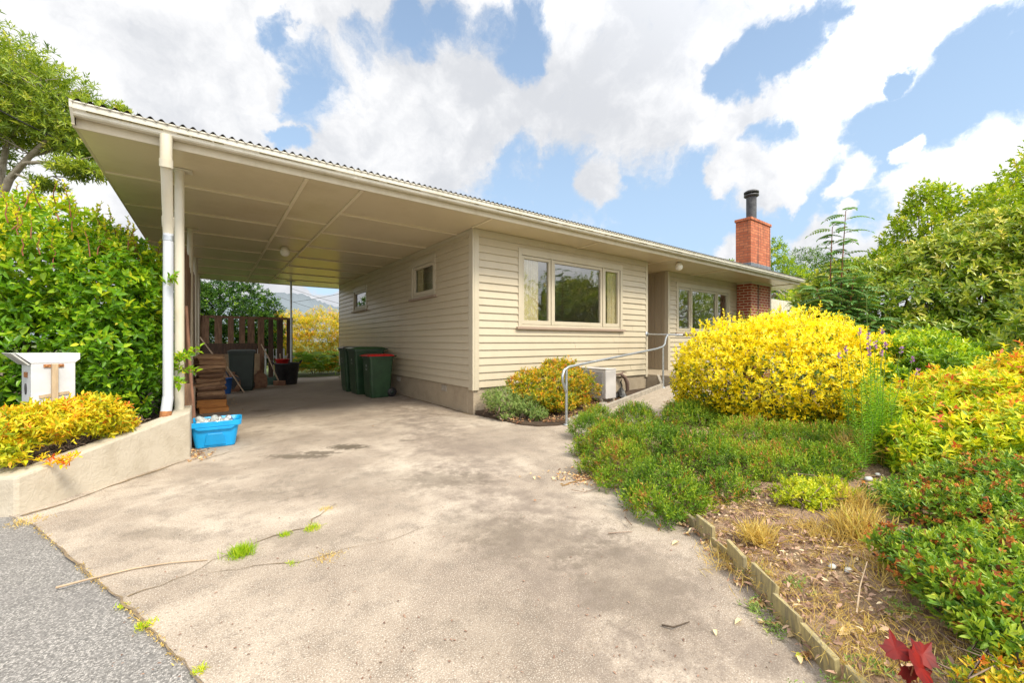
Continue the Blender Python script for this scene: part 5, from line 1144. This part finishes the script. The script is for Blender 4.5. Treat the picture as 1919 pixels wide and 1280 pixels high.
# mixed green-brown bush by the porch, behind the yellow one
shrub('shrub', 'mixed green and bronze bush behind the yellow bush, below the right window', 'shrub', (9.9,3.6,.2), [(9.2,3.75,1.18,.8,.6,.62),(10.3,3.55,1.22,.9,.6,.70),(11.4,3.4,1.15,.9,.6,.62),(9.9,3.3,.9,1.2,.6,.7)], 1500, M['f_lime'], 10, .05, .014, tone=(.32,.22), lump=.2, inner=.2, tl=.10, up=.8, spread=50, rand=.4, zmin=.3, stems_n=20, seed=16, hi=False)
shrub('shrub', 'bronze-tipped shrub below the chimney behind the yellow bush', 'shrub', (12.4,3.8,.2), [(12.2,3.9,1.15,.8,.6,.75),(13.2,3.8,1.2,.9,.6,.78)], 600, M['f_orange'], 9, .06, .018, tone=(.28,.22), lump=.2, inner=.2, tl=.10, up=.7, spread=55, rand=.4, zmin=.3, stems_n=12, seed=17, hi=False)
shrub('shrub', 'low yellow-green and orange shrub in the bottom right corner, right of the red leaves', 'shrub', G(1880,1265,.2), [E3(D(1880,1268,1.19),.07,.06,.03),E3(D(1925,1240,1.24),.07,.07,.035),E3(D(1830,1275,1.18),.04,.04,.02)], 120, M['f_orange'], 8, .030, .010, 'twig', tone=(.5,.28), lump=.2, inner=.25, tl=.04, up=.4, spread=65, rand=.5, zmin=.17, stems_n=20, stem_r=.003, seed=31)
# small lime shrub
shrub('shrub', 'small lime-green shrub on its own in the dry part of the bed', 'shrub', G(1520,985,.2), [E3(D(1505,938,2.62),.17,.16,.12),E3(D(1555,930,2.66),.15,.15,.11),E3(D(1535,965,2.52),.13,.12,.07),E3(D(1480,950,2.6),.09,.09,.07)], 620, M['f_lime'], 7, .026, .0125, 'twig', tone=(.52,.18), lump=.18, inner=.25, tl=.04, up=.5, spread=60, rand=.45, tip=.14, zmin=.17, stems_n=40, stem_r=.004, seed=18)
# --- plants at the back, seen through the carport
shrub('shrub', 'dense dark green shrub behind the left part of the slatted fence', 'shrub', (.4,17.4,0), [(.4,17.4,1.9,1.7,1.2,1.45),(-1.0,17.2,1.9,1.5,1.2,1.5),(1.35,17.2,1.3,.9,.9,1.05),(.1,16.9,.9,1.5,.8,.9)], 7500, M['f_dark'], 7, .12, .05, tone=(.42,.2), lump=.14, inner=.2, tl=.1, up=.35, spread=62, rand=.5, zmin=.05, stems_n=20, seed=19, hi=False)
shrub('shrub', 'tall golden shrub at the back between the fence and the house', 'shrub', (3.6,17.4,0), [(2.5,17.6,1.2,1.2,.9,1.15),(3.6,17.3,1.25,1.1,.9,1.2),(4.9,17.4,1.25,1.2,.9,1.1),(3.2,16.9,.8,1.2,.6,.8),(4.2,16.9,.8,1.2,.6,.8)], 10500, M['f_back'], 8, .075, .026, tone=(.48,.2), lump=.15, inner=.2, tl=.1, up=.5, spread=60, rand=.5, zmin=.05, stems_n=20, seed=20, hi=False)
fe = thing('fern', 'spreading green fern on the ground behind the carport by the house corner', 'fern', (3.0,15.4,0)); bs, dr = [], []
for (x,y) in ((2.5,15.5),(3.0,15.3),(3.4,15.7),(2.8,15.9),(3.7,15.4)):
    for i in range(13): an = i*2.4; bs.append((x+random.gauss(0,.1),y+random.gauss(0,.1),.15+random.uniform(0,.55))); dr.append((math.cos(an),math.sin(an),random.uniform(.5,1.3)))
a_, rach = fronds(bs, dr, .75, 13, .16, .05, RNG.normal(.5,.2,len(bs)), .6); leaf_mesh('foliage', [a_], M['f_fern'], fe)
mb = MB()
for r in rach: mb.tube(r[::3], .005, 4, False)
mb.build('stem', M['greenstem'], fe)
bt = MB(); bt.add([(2.0,14.85,-.03),(4.8,14.85,-.03),(4.8,15.4,-.03),(2.0,15.4,-.03)], [(0,1,2,3)]); tag(bt.build('back_path', M['ramp']), kind='structure')
# trees beyond the right end of the house
def far_tree(label, c, ells, m, n, L, W, seed, name='tree', tone=(.45,.2)):
    r = thing(name, label, 'tree', (c[0],c[1],0), 'trees beyond the house')
    P, Nn, S_ = ell_points(ells, n, shell=(.75,1.05), inner=.3, lump=.2, zmin=.8, seed=seed)
    leaf_mesh('crown', whorls(P, Nn, 7, L, W, np.clip(RNG.normal(tone[0],tone[1],n),0,1), tl=.2, up=.5, spread=60, rand=.5, hi=False), m, r)
    mb = MB(); mb.tube([(c[0],c[1],-.1),(c[0]+.1,c[1],2.2),(c[0],c[1]+.1,4)], [.24,.18,.08], 8)
    for i in range(10):
        e = ells[i % len(ells)]; mb.tube([(c[0],c[1],1.5+.2*i),((c[0]+e[0])/2,(c[1]+e[1])/2,2.4+.15*i),(e[0]+random.gauss(0,.5),e[1]+random.gauss(0,.5),e[2])], [.08,.05,.02], 5)
    mb.build('trunk', M['trunk'], r)
a = D(1465,500,21); far_tree('loose dark green tree right behind the chimney', a, [E3(D(1462,520,21),1.1,1.1,1.1),E3(D(1452,480,21),.6,.6,.95),E3(D(1490,530,21),1.0,1.,.8)], M['f_tree'], 900, .16, .07, 21, tone=(.3,.2))
a = D(1520,505,26); far_tree('rounded dense conifer between the chimney and the sapling', a, [E3(D(1515,510,26),1.5,1.5,1.6),E3(D(1545,525,26),1.2,1.2,1.2)], M['f_dark'], 1100, .22, .05, 22, tone=(.72,.15))
a = D(1330,520,30); far_tree('small tree just showing over the roof left of the chimney', a, [E3(D(1358,505,30),.9,.9,.7)], M['f_tree'], 250, .2, .09, 23, tone=(.3,.2))
a = D(1420,560,21); far_tree('bushy green tree low behind the right end of the roof', a, [E3(D(1530,570,17),1.2,1.2,1.2),E3(D(1490,590,17),1.0,1.0,1.0)], M['f_tree'], 800, .14, .06, 24, tone=(.4,.2))
# across the drive, mirrored in the front windows
a = Vector((15,-6,0)); far_tree('broad green tree across the drive, mirrored in the front window', a, [(15.5,-6,2.6,2.4,2.0,2.4),(18.5,-7,2.8,2.4,2.,2.6),(12.8,-5.0,1.8,1.6,1.5,1.6)], M['f_tree'], 1300, .2, .09, 25, tone=(.35,.2))
a = Vector((27,-3,0)); far_tree('broad green tree further along the drive, mirrored in the right window', a, [(24,-2,2.6,2.6,2.0,2.6),(28,-3.5,3.0,2.8,2.,3.0),(33,-4,3.2,3.2,2.,3.2)], M['f_tree'], 1500, .22, .10, 26, tone=(.35,.2))
# --- grasses, weeds, litter
def tuft(p, n, h, w, lean, m, tone, label, spread=.05, grp=None, name='grass_tuft', cat='grass'):
    z = p.z if p.z > .001 else 0.
    P = np.array([(p.x+random.gauss(0,spread), p.y+random.gauss(0,spread), z-.005) for i in range(n)])
    return tag(blades(P, h, w, lean, np.clip(RNG.normal(tone,.2,n),0,1), M[m], name, None, (p.x,p.y,z)), label, cat, grp, 'stuff' if spread >= .07 else None)
tuft(G(452,1040), 420, .062, .0028, .55, 'f_grass', .5, 'largest bright green grass tuft growing in the driveway crack', .026)
tuft(G(588,992), 130, .045, .0028, .6, 'f_grass', .75, 'yellowish grass tuft at the bend of the driveway crack', .022)
tuft(G(535,1004), 90, .035, .0026, .6, 'f_grass', .5, 'small green grass tuft in the crack beyond the largest tuft', .016)
tuft(G(548,1057), 60, .022, .0026, .8, 'f_grass', .6, 'tiny green grass tuft in the lower thin crack', .014)
tuft(G(612,955), 60, .03, .0026, .8, 'f_straw', .6, 'small dry grass tuft at the upper end of the crack', .022)
tuft(G(612,1045), 130, .025, .003, .9, 'f_straw', .3, 'low strip of dry grass in the lower thin crack', .035)
tuft(G(272,1172), 110, .026, .004, .9, 'f_grass', .75, 'bright moss clump on the edge of the road, middle one', .016, name='moss_clump', cat='moss')
tuft(G(376,1256), 90, .02, .004, .9, 'f_grass', .75, 'bright moss clump on the edge of the road nearest the viewer', .012, name='moss_clump', cat='moss')
tuft(G(230,1136), 50, .015, .004, .9, 'f_grass', .85, 'tiny moss clump on the edge of the road, furthest along', .012, name='moss_clump', cat='moss')
edge_pts = []
for i in range(900):
    pts_ = [G(*q) for q in ((62,985),(150,1062),(230,1130),(300,1200),(385,1290))]; k = random.randrange(4); q = pts_[k].lerp(pts_[k+1], random.random())
    if math.sin(q.y*9)+.5*math.sin(q.y*23) > -.3+random.uniform(-.5,.5): edge_pts.append((q.x+random.gauss(0,.008), q.y+random.gauss(0,.008), -.004))
tag(blades(np.array(edge_pts), .014, .004, 1.0, np.clip(RNG.normal(.22,.2,len(edge_pts)),0,1), M['f_straw'], 'dry_moss', None, (0,0,0)), 'dry brown moss along the joint between the road and the drive', 'moss', None, 'stuff')
tuft(G(50,978), 150, .03, .003, .9, 'f_straw', .3, 'dry grass patch on the ground at the end of the planter wall', .05)
bz = lambda u, v: (lambda p: Vector((p.x, p.y, bed_h(p.x,p.y))))(G(u,v,.14))
tuft(bz(1420,995), 320, .13, .0026, .55, 'f_straw', .5, 'straw-coloured grass tuft left of the small lime shrub', .035)
tuft(bz(1612,1010), 420, .17, .0026, .40, 'f_straw', .55, 'greenish straw grass tuft right of the small lime shrub', .045)
tuft(bz(1600,960), 240, .16, .0026, .45, 'f_straw', .3, 'dry brown grass tuft close behind the greenish straw tuft', .05)
tuft(bz(1640,880), 620, .26, .003, .5, 'f_straw', .4, 'tall dry straw clump at the foot of the purple-flowered plant', .09)
tuft(bz(1545,1000), 520, .07, .0022, .8, 'f_straw', .4, 'low dry grass patch in front of the small lime shrub', .08)
tuft(bz(1372,1012), 360, .07, .0022, .9, 'f_straw', .45, 'low dry grass patch just inside the garden edging', .08)
tuft(bz(1690,1080), 420, .09, .0020, .7, 'f_straw', .45, 'fine dry grass beside the azalea', .10)
tuft(bz(1460,1050), 420, .06, .0020, .9, 'f_straw', .4, 'thin dry grass patch in the mulch between the palings and the straw tufts', .09)
tuft(bz(1650,1200), 520, .06, .0020, .9, 'f_straw', .5, 'pale dry grass patch above the red leaves', .10)
tuft(bz(1800,1225), 420, .06, .0020, .9, 'f_straw', .5, 'pale dry grass patch right of the red leaves', .09)
tuft(bz(1600,1130), 380, .05, .0018, 1.0, 'f_straw', .4, 'flattened dry grass patch in the middle of the mulch', .10)
for i, (u,v,lab) in enumerate(((1418,1085,'grey-green weed by the middle of the garden edging'),(1500,1075,'small weed in the mulch right of the edging weed'),(1450,1120,'small weed growing at the outside foot of the palings'),(1545,1165,'leafy weed against the nearest palings'),(1500,1235,'low weed rooted outside the palings near the viewer'),(1640,1215,'yellowish weed patch left of the red leaves'),(1600,1240,'sparse weed patch near the front of the bed'),(1690,1140,'small weed between the mulch and the azalea'),(1420,1040,'sprawling pale weed behind the palings'),(1800,1262,'yellow-green weed right of the red leaves'))):
    p = bz(u,v); n = 26
    P = np.array([(p.x+random.gauss(0,.03), p.y+random.gauss(0,.03), p.z+random.uniform(.0,.035)) for k in range(n)])
    tag(leaf_mesh('weed', whorls(P, np.tile((0,0,1.),(n,1)), 5, .020, .008, np.clip(RNG.normal(.55,.2,n),0,1), tl=.02, up=.6, spread=70, rand=.5), M['f_weed'], None, tuple(p)), lab, 'weed')
def scatter(name, pts, L, W, m, tone, lab, flat=.25, lift=.004):
    pts = np.array(pts); n = len(pts); a = RNG.uniform(0,6.28,n)
    d = np.stack([np.cos(a),np.sin(a),RNG.normal(0,flat,n)],1); nm = np.stack([RNG.normal(0,flat*1.4,n),RNG.normal(0,flat*1.4,n),np.ones(n)],1)
    ln = L*RNG.uniform(.4,1.5,n)
    o = leaf_mesh(name, [leaf_arrays(pts+np.array((0,0,lift)), d, nm, ln, ln*W/L*RNG.uniform(.6,1.3,n), tone, True, 2.)], m, None, (0,0,0))
    return tag(o, lab, name.replace('_',' '), None, 'stuff')
bpts = []
while len(bpts) < 26000:
    s = random.random(); i = int((.30+.70*s)*(len(EE)-1)); d = abs(random.gauss(0,.75)); q = EE[i] + INTO*d + Vector((random.gauss(0,.05),random.gauss(0,.05)))
    bpts.append((q.x,q.y,bedz(d)+random.uniform(0,.016)))
scatter('mulch', bpts, .030, .0105, M['f_mulch'], np.clip(RNG.normal(.5,.28,len(bpts)),0,1), 'brown bark mulch and dead leaves over the dry part of the bed', .35)
spts = []
for i in range(15000):
    j = int((.34+.66*random.random())*(len(EE)-1)); d = abs(random.gauss(.2,.7)); q = EE[j] + INTO*d; spts.append((q.x,q.y,bedz(max(0,d))+random.uniform(0,.03)))
scatter('dry_straw', spts, .050, .0018, M['f_straw'], np.clip(RNG.normal(.35,.25,len(spts)),0,1), 'scattered dry straw over the mulch', .3)
lp = []
for i in range(950):
    j = int((.30+.70*random.random())*(len(EE)-1)); q = EE[j] - INTO*abs(random.gauss(0,.035)) ; lp.append((q.x,q.y,.003+random.uniform(0,.012)))
for i in range(700):
    p = G(random.gauss(1140,50), random.gauss(893,9)); lp.append((p.x,p.y,.004+random.uniform(0,.01)))
for i in range(140):
    p = G(random.gauss(372,14), random.gauss(852,7)); lp.append((p.x,p.y,.004))
for i in range(260):
    p = Vector((random.uniform(-.25,.4), random.uniform(8.4,12.5))); lp.append((p.x,p.y,.004))
scatter('leaf_litter', lp, .030, .014, M['f_litter'], RNG.random(len(lp)), 'small dead leaves gathered along the edge of the bed and in corners of the drive', .22)
hp_ = []
while len(hp_) < 1500:
    x, y = random.uniform(3.5,6.6), random.uniform(4.25,5.6)
    if y > 4.30+max(0,(x-4.1))*.2 and not (x < 3.9 and y < 4.6): hp_.append((x,y,.025+(.05 if y>5.2 else 0)+(.06 if x>5 else 0)+random.uniform(0,.02)))
scatter('bark_chips', hp_, .045, .016, M['f_litter'], np.clip(RNG.normal(.35,.2,len(hp_)),0,1), 'reddish brown bark chips under the shrubs by the front wall', .3)
db_ = []
for i in range(900):
    p = G(random.uniform(60,1500), 690+590*random.random()**1.3)
    if -.3 < p.x < 3.2 and .3 < p.y < 12: db_.append((p.x,p.y,.002))
scatter('drive_debris', db_, .011, .005, M['f_mulch'], RNG.random(len(db_))*.5, 'tiny crumbs of bark and dirt scattered on the concrete drive', .12, .002)
# single fallen leaves and sticks
for (u,v,L,tn,m,lab) in ((1273,1018,.075,.8,'f_litter','pale curled leaf lying on the drive a little away from the edging'),(1443,1141,.085,.85,'f_litter','large pale dead leaf lying against the foot of the palings'),(1392,1165,.06,.8,'f_litter','pale curled leaf on the drive beside the nearest palings'),(1490,1234,.055,.75,'f_grass','single lime-green leaf on the drive at the bottom'),(1340,1183,.04,.85,'f_litter','tiny pale leaf on the drive left of the nearest palings'),(1332,1031,.05,.7,'f_litter','yellow-brown leaf by the upper palings'),(1420,1128,.06,.55,'f_litter','brown leaf in the litter by the middle palings'),(1500,1190,.08,.75,'f_litter','long yellow leaf between the palings and the drive'),(1545,1236,.08,.7,'f_litter','long curled yellow leaf leaning on the nearest palings'),(1100,905,.06,.8,'f_litter','pale leaf on the drive by the heath mat'),(455,768,.06,.1,'f_litter','dark leaf on the slab under the carport roof'),(1590,1150,.07,.75,'f_litter','yellow dead leaf standing on the mulch'),(1000,940,.03,.2,'f_litter','small dark leaf in the middle of the drive'),(700,800,.06,.3,'f_litter','brown leaf on the slab in front of the bins')):
    inbed = u > 1560 or (u > 1530 and v > 1200)
    p = bz(u,v) if inbed else G(u,v,.004); z = p.z+.006
    a = random.uniform(0,6.28)
    o = leaf_mesh('fallen_leaf', [leaf_arrays(np.array([(p.x,p.y,z)]), np.array([(math.cos(a),math.sin(a),.12)]), np.array([(random.gauss(0,.3),random.gauss(0,.3),1.)]), np.array([L*.8]), np.array([L*.42]), np.array([tn]), True, 2.5)], M[m], None, tuple(p))
    tag(o, lab, 'leaf')
def stick(pts, r, m, label, name='stick'):
    b = MB(); b.tube(pts, [r*(1-.5*i/(len(pts)-1)) for i in range(len(pts))], 6); tag(b.build(name, M[m]), label, 'stick')
stick([G(1240,1172,.008),G(1262,1176,.014),G(1275,1172,.012),G(1292,1166,.008)], .004, 'twigdark', 'dark forked twig lying on the drive')
stick([G(105,1102,.006),G(170,1085,.012),G(250,1066,.008),G(320,1055,.010),G(388,1050,.006)], .006, 'handle', 'long dry palm strip lying across the drive and the road')
stick([G(1140,1000,.006),G(1165,998,.012),G(1185,997,.006)], .004, 'twig', 'short pale twig on the drive in front of the heath mat')
stick([bz(1605,1135)+Vector((0,0,.02)),bz(1612,1110)+Vector((0,0,.05)),bz(1625,1090)+Vector((0,0,.10))], .004, 'handle', 'bare pale twig standing up from the mulch')
stick([bz(1590,1040)+Vector((0,0,.012)),bz(1620,1052)+Vector((0,0,.02)),bz(1648,1066)+Vector((0,0,.012))], .010, 'wood1', 'thick brown stick lying by the straw tuft')
for i, (u,v,s) in enumerate(((1628,912,.035),(1560,1060,.02),(1590,1068,.022),(1645,905,.022))):
    b = MB(); p = bz(u,v); b.lathe([(0,-.4*s),(s*.8,-.2*s),(s,.1*s),(s*.6,.45*s),(0,.5*s)], (p.x,p.y,p.z+.01), 9, None, 1.3, .8)
    tag(b.build('stone', M['picket'], loc=tuple(p)), ('pale stone at the foot of the straw clump','small pale stone in the mulch, left of a pair','small pale stone in the mulch, right of a pair','smaller stone beside the one at the straw clump')[i], 'stone')
# red maple seedling at the bottom right
rm = thing('maple_seedling', 'dark red maple seedling leaves at the bottom right of the bed', 'seedling', tuple(bz(1715,1275)))
def maple(c, d, n_, s, tone):
    d = Vector(d).normalized(); n_ = Vector(n_).normalized(); x = d.cross(n_).normalized(); n_ = x.cross(d)
    out = [(0,0),(.18,-.06),(.45,.05),(.40,.16),(.62,.40),(.42,.42),(.36,.52),(.30,.62),(.14,.66),(.10,.80),(0,1.05)]
    pts = out + [(-a,b) for a,b in out[-2:0:-1]]
    V = [Vector(c) + x*(a*s) + d*(b*s) + n_*(.07*s*(abs(a)**1.3)*2 - .16*s*b*b) for a,b in pts]; ctr = Vector(c)+d*(.35*s)-n_*(.05*s)
    return V, ctr
mb = MB(); tn = []
for (u,v,t_,d,nn,s) in ((1712,1250,1.22,(.75,-.35,-.25),(-.35,-.65,.65),.098),(1684,1236,1.25,(.25,.2,.6),(-.75,-.5,.2),.075),(1702,1250,1.24,(-.1,-.1,-.9),(-.6,-.7,.1),.06),(1722,1236,1.25,(.7,-.3,.45),(-.3,-.6,.6),.075)):
    V, c = maple(D(u,v,t_), d, nn, s, .5); n = len(V); mb.add(V+[c], [(i,(i+1)%n,n) for i in range(n)])
o = mb.build('foliage', M['f_red'], rm); at_ = o.data.attributes.new('tone','FLOAT','POINT'); at_.data.foreach_set('value', [random.random() for _ in o.data.vertices])
bz0 = bz(1715,1275); stems('stem', [bz0]*4, [D(1712,1250,1.22),D(1684,1236,1.25),D(1702,1250,1.24),D(1722,1236,1.25)], .003, .002, M['redstem'], rm, .01)
# ================================================================== SKY, SUN, CAMERA
SUN_EL, SUN_AZ = math.radians(52), math.radians(0)      # direction set below
wd = bpy.data.worlds.new('World'); scene.world = wd; wd.use_nodes = True
nt = wd.node_tree; nt.nodes.clear()
out = nt.nodes.new('ShaderNodeOutputWorld'); bg = nt.nodes.new('ShaderNodeBackground')
sky = nt.nodes.new('ShaderNodeTexSky'); sky.sky_type = 'NISHITA'; sky.sun_disc = False
sun_dir = Vector((.12,-.80,1.0)).normalized()          # towards the sun: behind the viewer
sky.sun_elevation = math.asin(sun_dir.z); sky.sun_rotation = math.atan2(sun_dir.x, sun_dir.y)
sky.altitude = 50; sky.air_density = 1.0; sky.dust_density = 1.2; sky.ozone_density = 1.2
SKY_STR = .15
tc = nt.nodes.new('ShaderNodeTexCoord').outputs['Generated']
def vn(scale, detail, rough=.55, vec=tc):
    n = nt.nodes.new('ShaderNodeTexNoise'); n.inputs['Scale'].default_value = scale; n.inputs['Detail'].default_value = detail; n.inputs['Roughness'].default_value = rough
    nt.links.new(vec, n.inputs['Vector']); return n
def vadd(a, ncol, amt):
    s = nt.nodes.new('ShaderNodeVectorMath'); s.operation = 'SUBTRACT'; nt.links.new(ncol, s.inputs[0]); s.inputs[1].default_value = (.5,.5,.5)
    k = nt.nodes.new('ShaderNodeVectorMath'); k.operation = 'SCALE'; nt.links.new(s.outputs[0], k.inputs[0]); k.inputs['Scale'].default_value = amt
    r = nt.nodes.new('ShaderNodeVectorMath'); r.operation = 'ADD'; nt.links.new(a, r.inputs[0]); nt.links.new(k.outputs[0], r.inputs[1]); return r.outputs[0]
w1 = vadd(tc, vn(3.2,7,.58).outputs['Color'], .20); w2 = vadd(w1, vn(11,6,.62).outputs['Color'], .07)
nrm = nt.nodes.new('ShaderNodeVectorMath'); nrm.operation = 'NORMALIZE'; nt.links.new(w2, nrm.inputs[0]); wdir = nrm.outputs[0]
def blob(u, v, rpx):
    r = Vector(ray(u,v)); c = r.normalized(); ang = math.atan(rpx/FPX/(r.length**1.5))
    d = nt.nodes.new('ShaderNodeVectorMath'); d.operation = 'DOT_PRODUCT'; nt.links.new(wdir, d.inputs[0]); d.inputs[1].default_value = c
    return mrange(nt, d.outputs['Value'], math.cos(ang*1.42), math.cos(ang*.15))
def bmax(lst):
    x = lst[0]
    for b in lst[1:]: x = mth(nt, 'MAXIMUM', x, b)
    return x
blue = bmax([blob(*b) for b in ((525,62,42),(600,130,60),(640,190,62),(590,190,50),(700,110,60),(760,75,55),(830,90,75),(905,95,75),(970,70,65),(560,255,28),
    (900,330,60),(960,395,110),(1060,350,95),(1100,420,110),(1200,420,130),(1290,430,120),(1390,380,95),(1300,330,60),(960,330,90),(850,300,30),(1390,470,120),(1480,420,70),
    (1350,145,48),(1400,110,60),(1450,85,60),(1500,55,50),(1540,15,45),(1430,255,40),(1470,245,35),
    (1660,220,75),(1720,200,80),(1790,160,85),(1850,110,85),(1900,130,90),(1700,120,28),(1640,290,70),(1560,330,60),(1600,390,70),(1500,370,50),(1850,200,80),(1930,180,80),(1780,240,60),(1540,440,60),(1480,480,70),(600,545,25))])
white = bmax([blob(*b) for b in ((760,260,150),(860,180,100),(1140,340,42),(1345,325,34),(1430,325,60),(1480,300,50),(1610,318,45),(1590,330,35),(1708,280,24),(1810,380,120),(1740,340,55),(1600,390,25),(1360,465,40),(1550,450,55),(1480,362,22))])
cover = mth(nt, 'SUBTRACT', 1.0, mth(nt, 'MULTIPLY', blue, mth(nt, 'SUBTRACT', 1.0, white)))
cn = vn(2.4, 8, .6, w1).outputs['Fac']; cn2 = vn(6., 8, .62, w1).outputs['Fac']; cn3 = vn(16., 8, .66, w2).outputs['Fac']
fray = mth(nt, 'ADD', mth(nt, 'MULTIPLY', mth(nt, 'SUBTRACT', cn2, .5), 1.5), mth(nt, 'MULTIPLY', mth(nt, 'SUBTRACT', cn3, .5), 1.15))
dens = mth(nt, 'ADD', cover, fray)
alpha = mrange(nt, dens, .12, .78)
sep = nt.nodes.new('ShaderNodeSeparateXYZ'); nt.links.new(tc, sep.inputs[0])
shade = mrange(nt, mth(nt, 'ADD', mth(nt, 'MULTIPLY', cn, .62), mth(nt, 'ADD', mth(nt, 'MULTIPLY', cn2, .28), mth(nt, 'MULTIPLY', cn3, .10))), .42, .59)
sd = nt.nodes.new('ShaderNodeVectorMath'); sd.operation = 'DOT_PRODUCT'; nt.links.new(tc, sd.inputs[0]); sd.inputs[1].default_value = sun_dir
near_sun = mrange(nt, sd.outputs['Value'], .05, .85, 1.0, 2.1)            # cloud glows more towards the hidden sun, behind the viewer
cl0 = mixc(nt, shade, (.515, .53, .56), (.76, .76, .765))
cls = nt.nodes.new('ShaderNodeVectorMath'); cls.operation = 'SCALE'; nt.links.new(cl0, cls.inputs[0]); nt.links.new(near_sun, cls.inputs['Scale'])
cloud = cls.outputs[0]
skym = nt.nodes.new('ShaderNodeVectorMath'); skym.operation = 'SCALE'; nt.links.new(sky.outputs[0], skym.inputs[0]); skym.inputs['Scale'].default_value = SKY_STR
# thin high veil whitens the gaps a little towards the horizon
veil = mth(nt, 'MULTIPLY', mrange(nt, sep.outputs[2], .10, .75, 1, .40), .80)
sk2 = mixc(nt, veil, skym.outputs[0], (.40,.55,.72))
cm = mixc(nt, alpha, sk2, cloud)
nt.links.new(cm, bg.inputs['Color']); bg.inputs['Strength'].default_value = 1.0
nt.links.new(bg.outputs[0], out.inputs['Surface'])
sl = bpy.data.lights.new('sun', 'SUN'); sl.energy = 2.9; sl.angle = math.radians(14); sl.color = (1., .91, .74)
so_ = bpy.data.objects.new('sun', sl); col.objects.link(so_); so_.rotation_euler = sun_dir.to_track_quat('Z','Y').to_euler(); so_.location = (0,-5,12)
cd = bpy.data.cameras.new('camera'); cam = bpy.data.objects.new('camera', cd); col.objects.link(cam)
cam.location = (0,0,CAMH); cam.rotation_euler = (PI/2, 0, -YAW); cd.sensor_width = 36.; cd.sensor_fit = 'HORIZONTAL'; cd.lens = 36*FPX/1919.
cd.clip_start = .05; cd.clip_end = 6000
scene.camera = cam
scene.view_settings.view_transform = 'Standard'; scene.view_settings.look = 'None'; scene.view_settings.gamma = 1.; scene.view_settings.exposure = .52
scene.cycles.max_bounces = 7; scene.cycles.diffuse_bounces = 4; scene.cycles.transparent_max_bounces = 12; scene.cycles.use_denoising = True
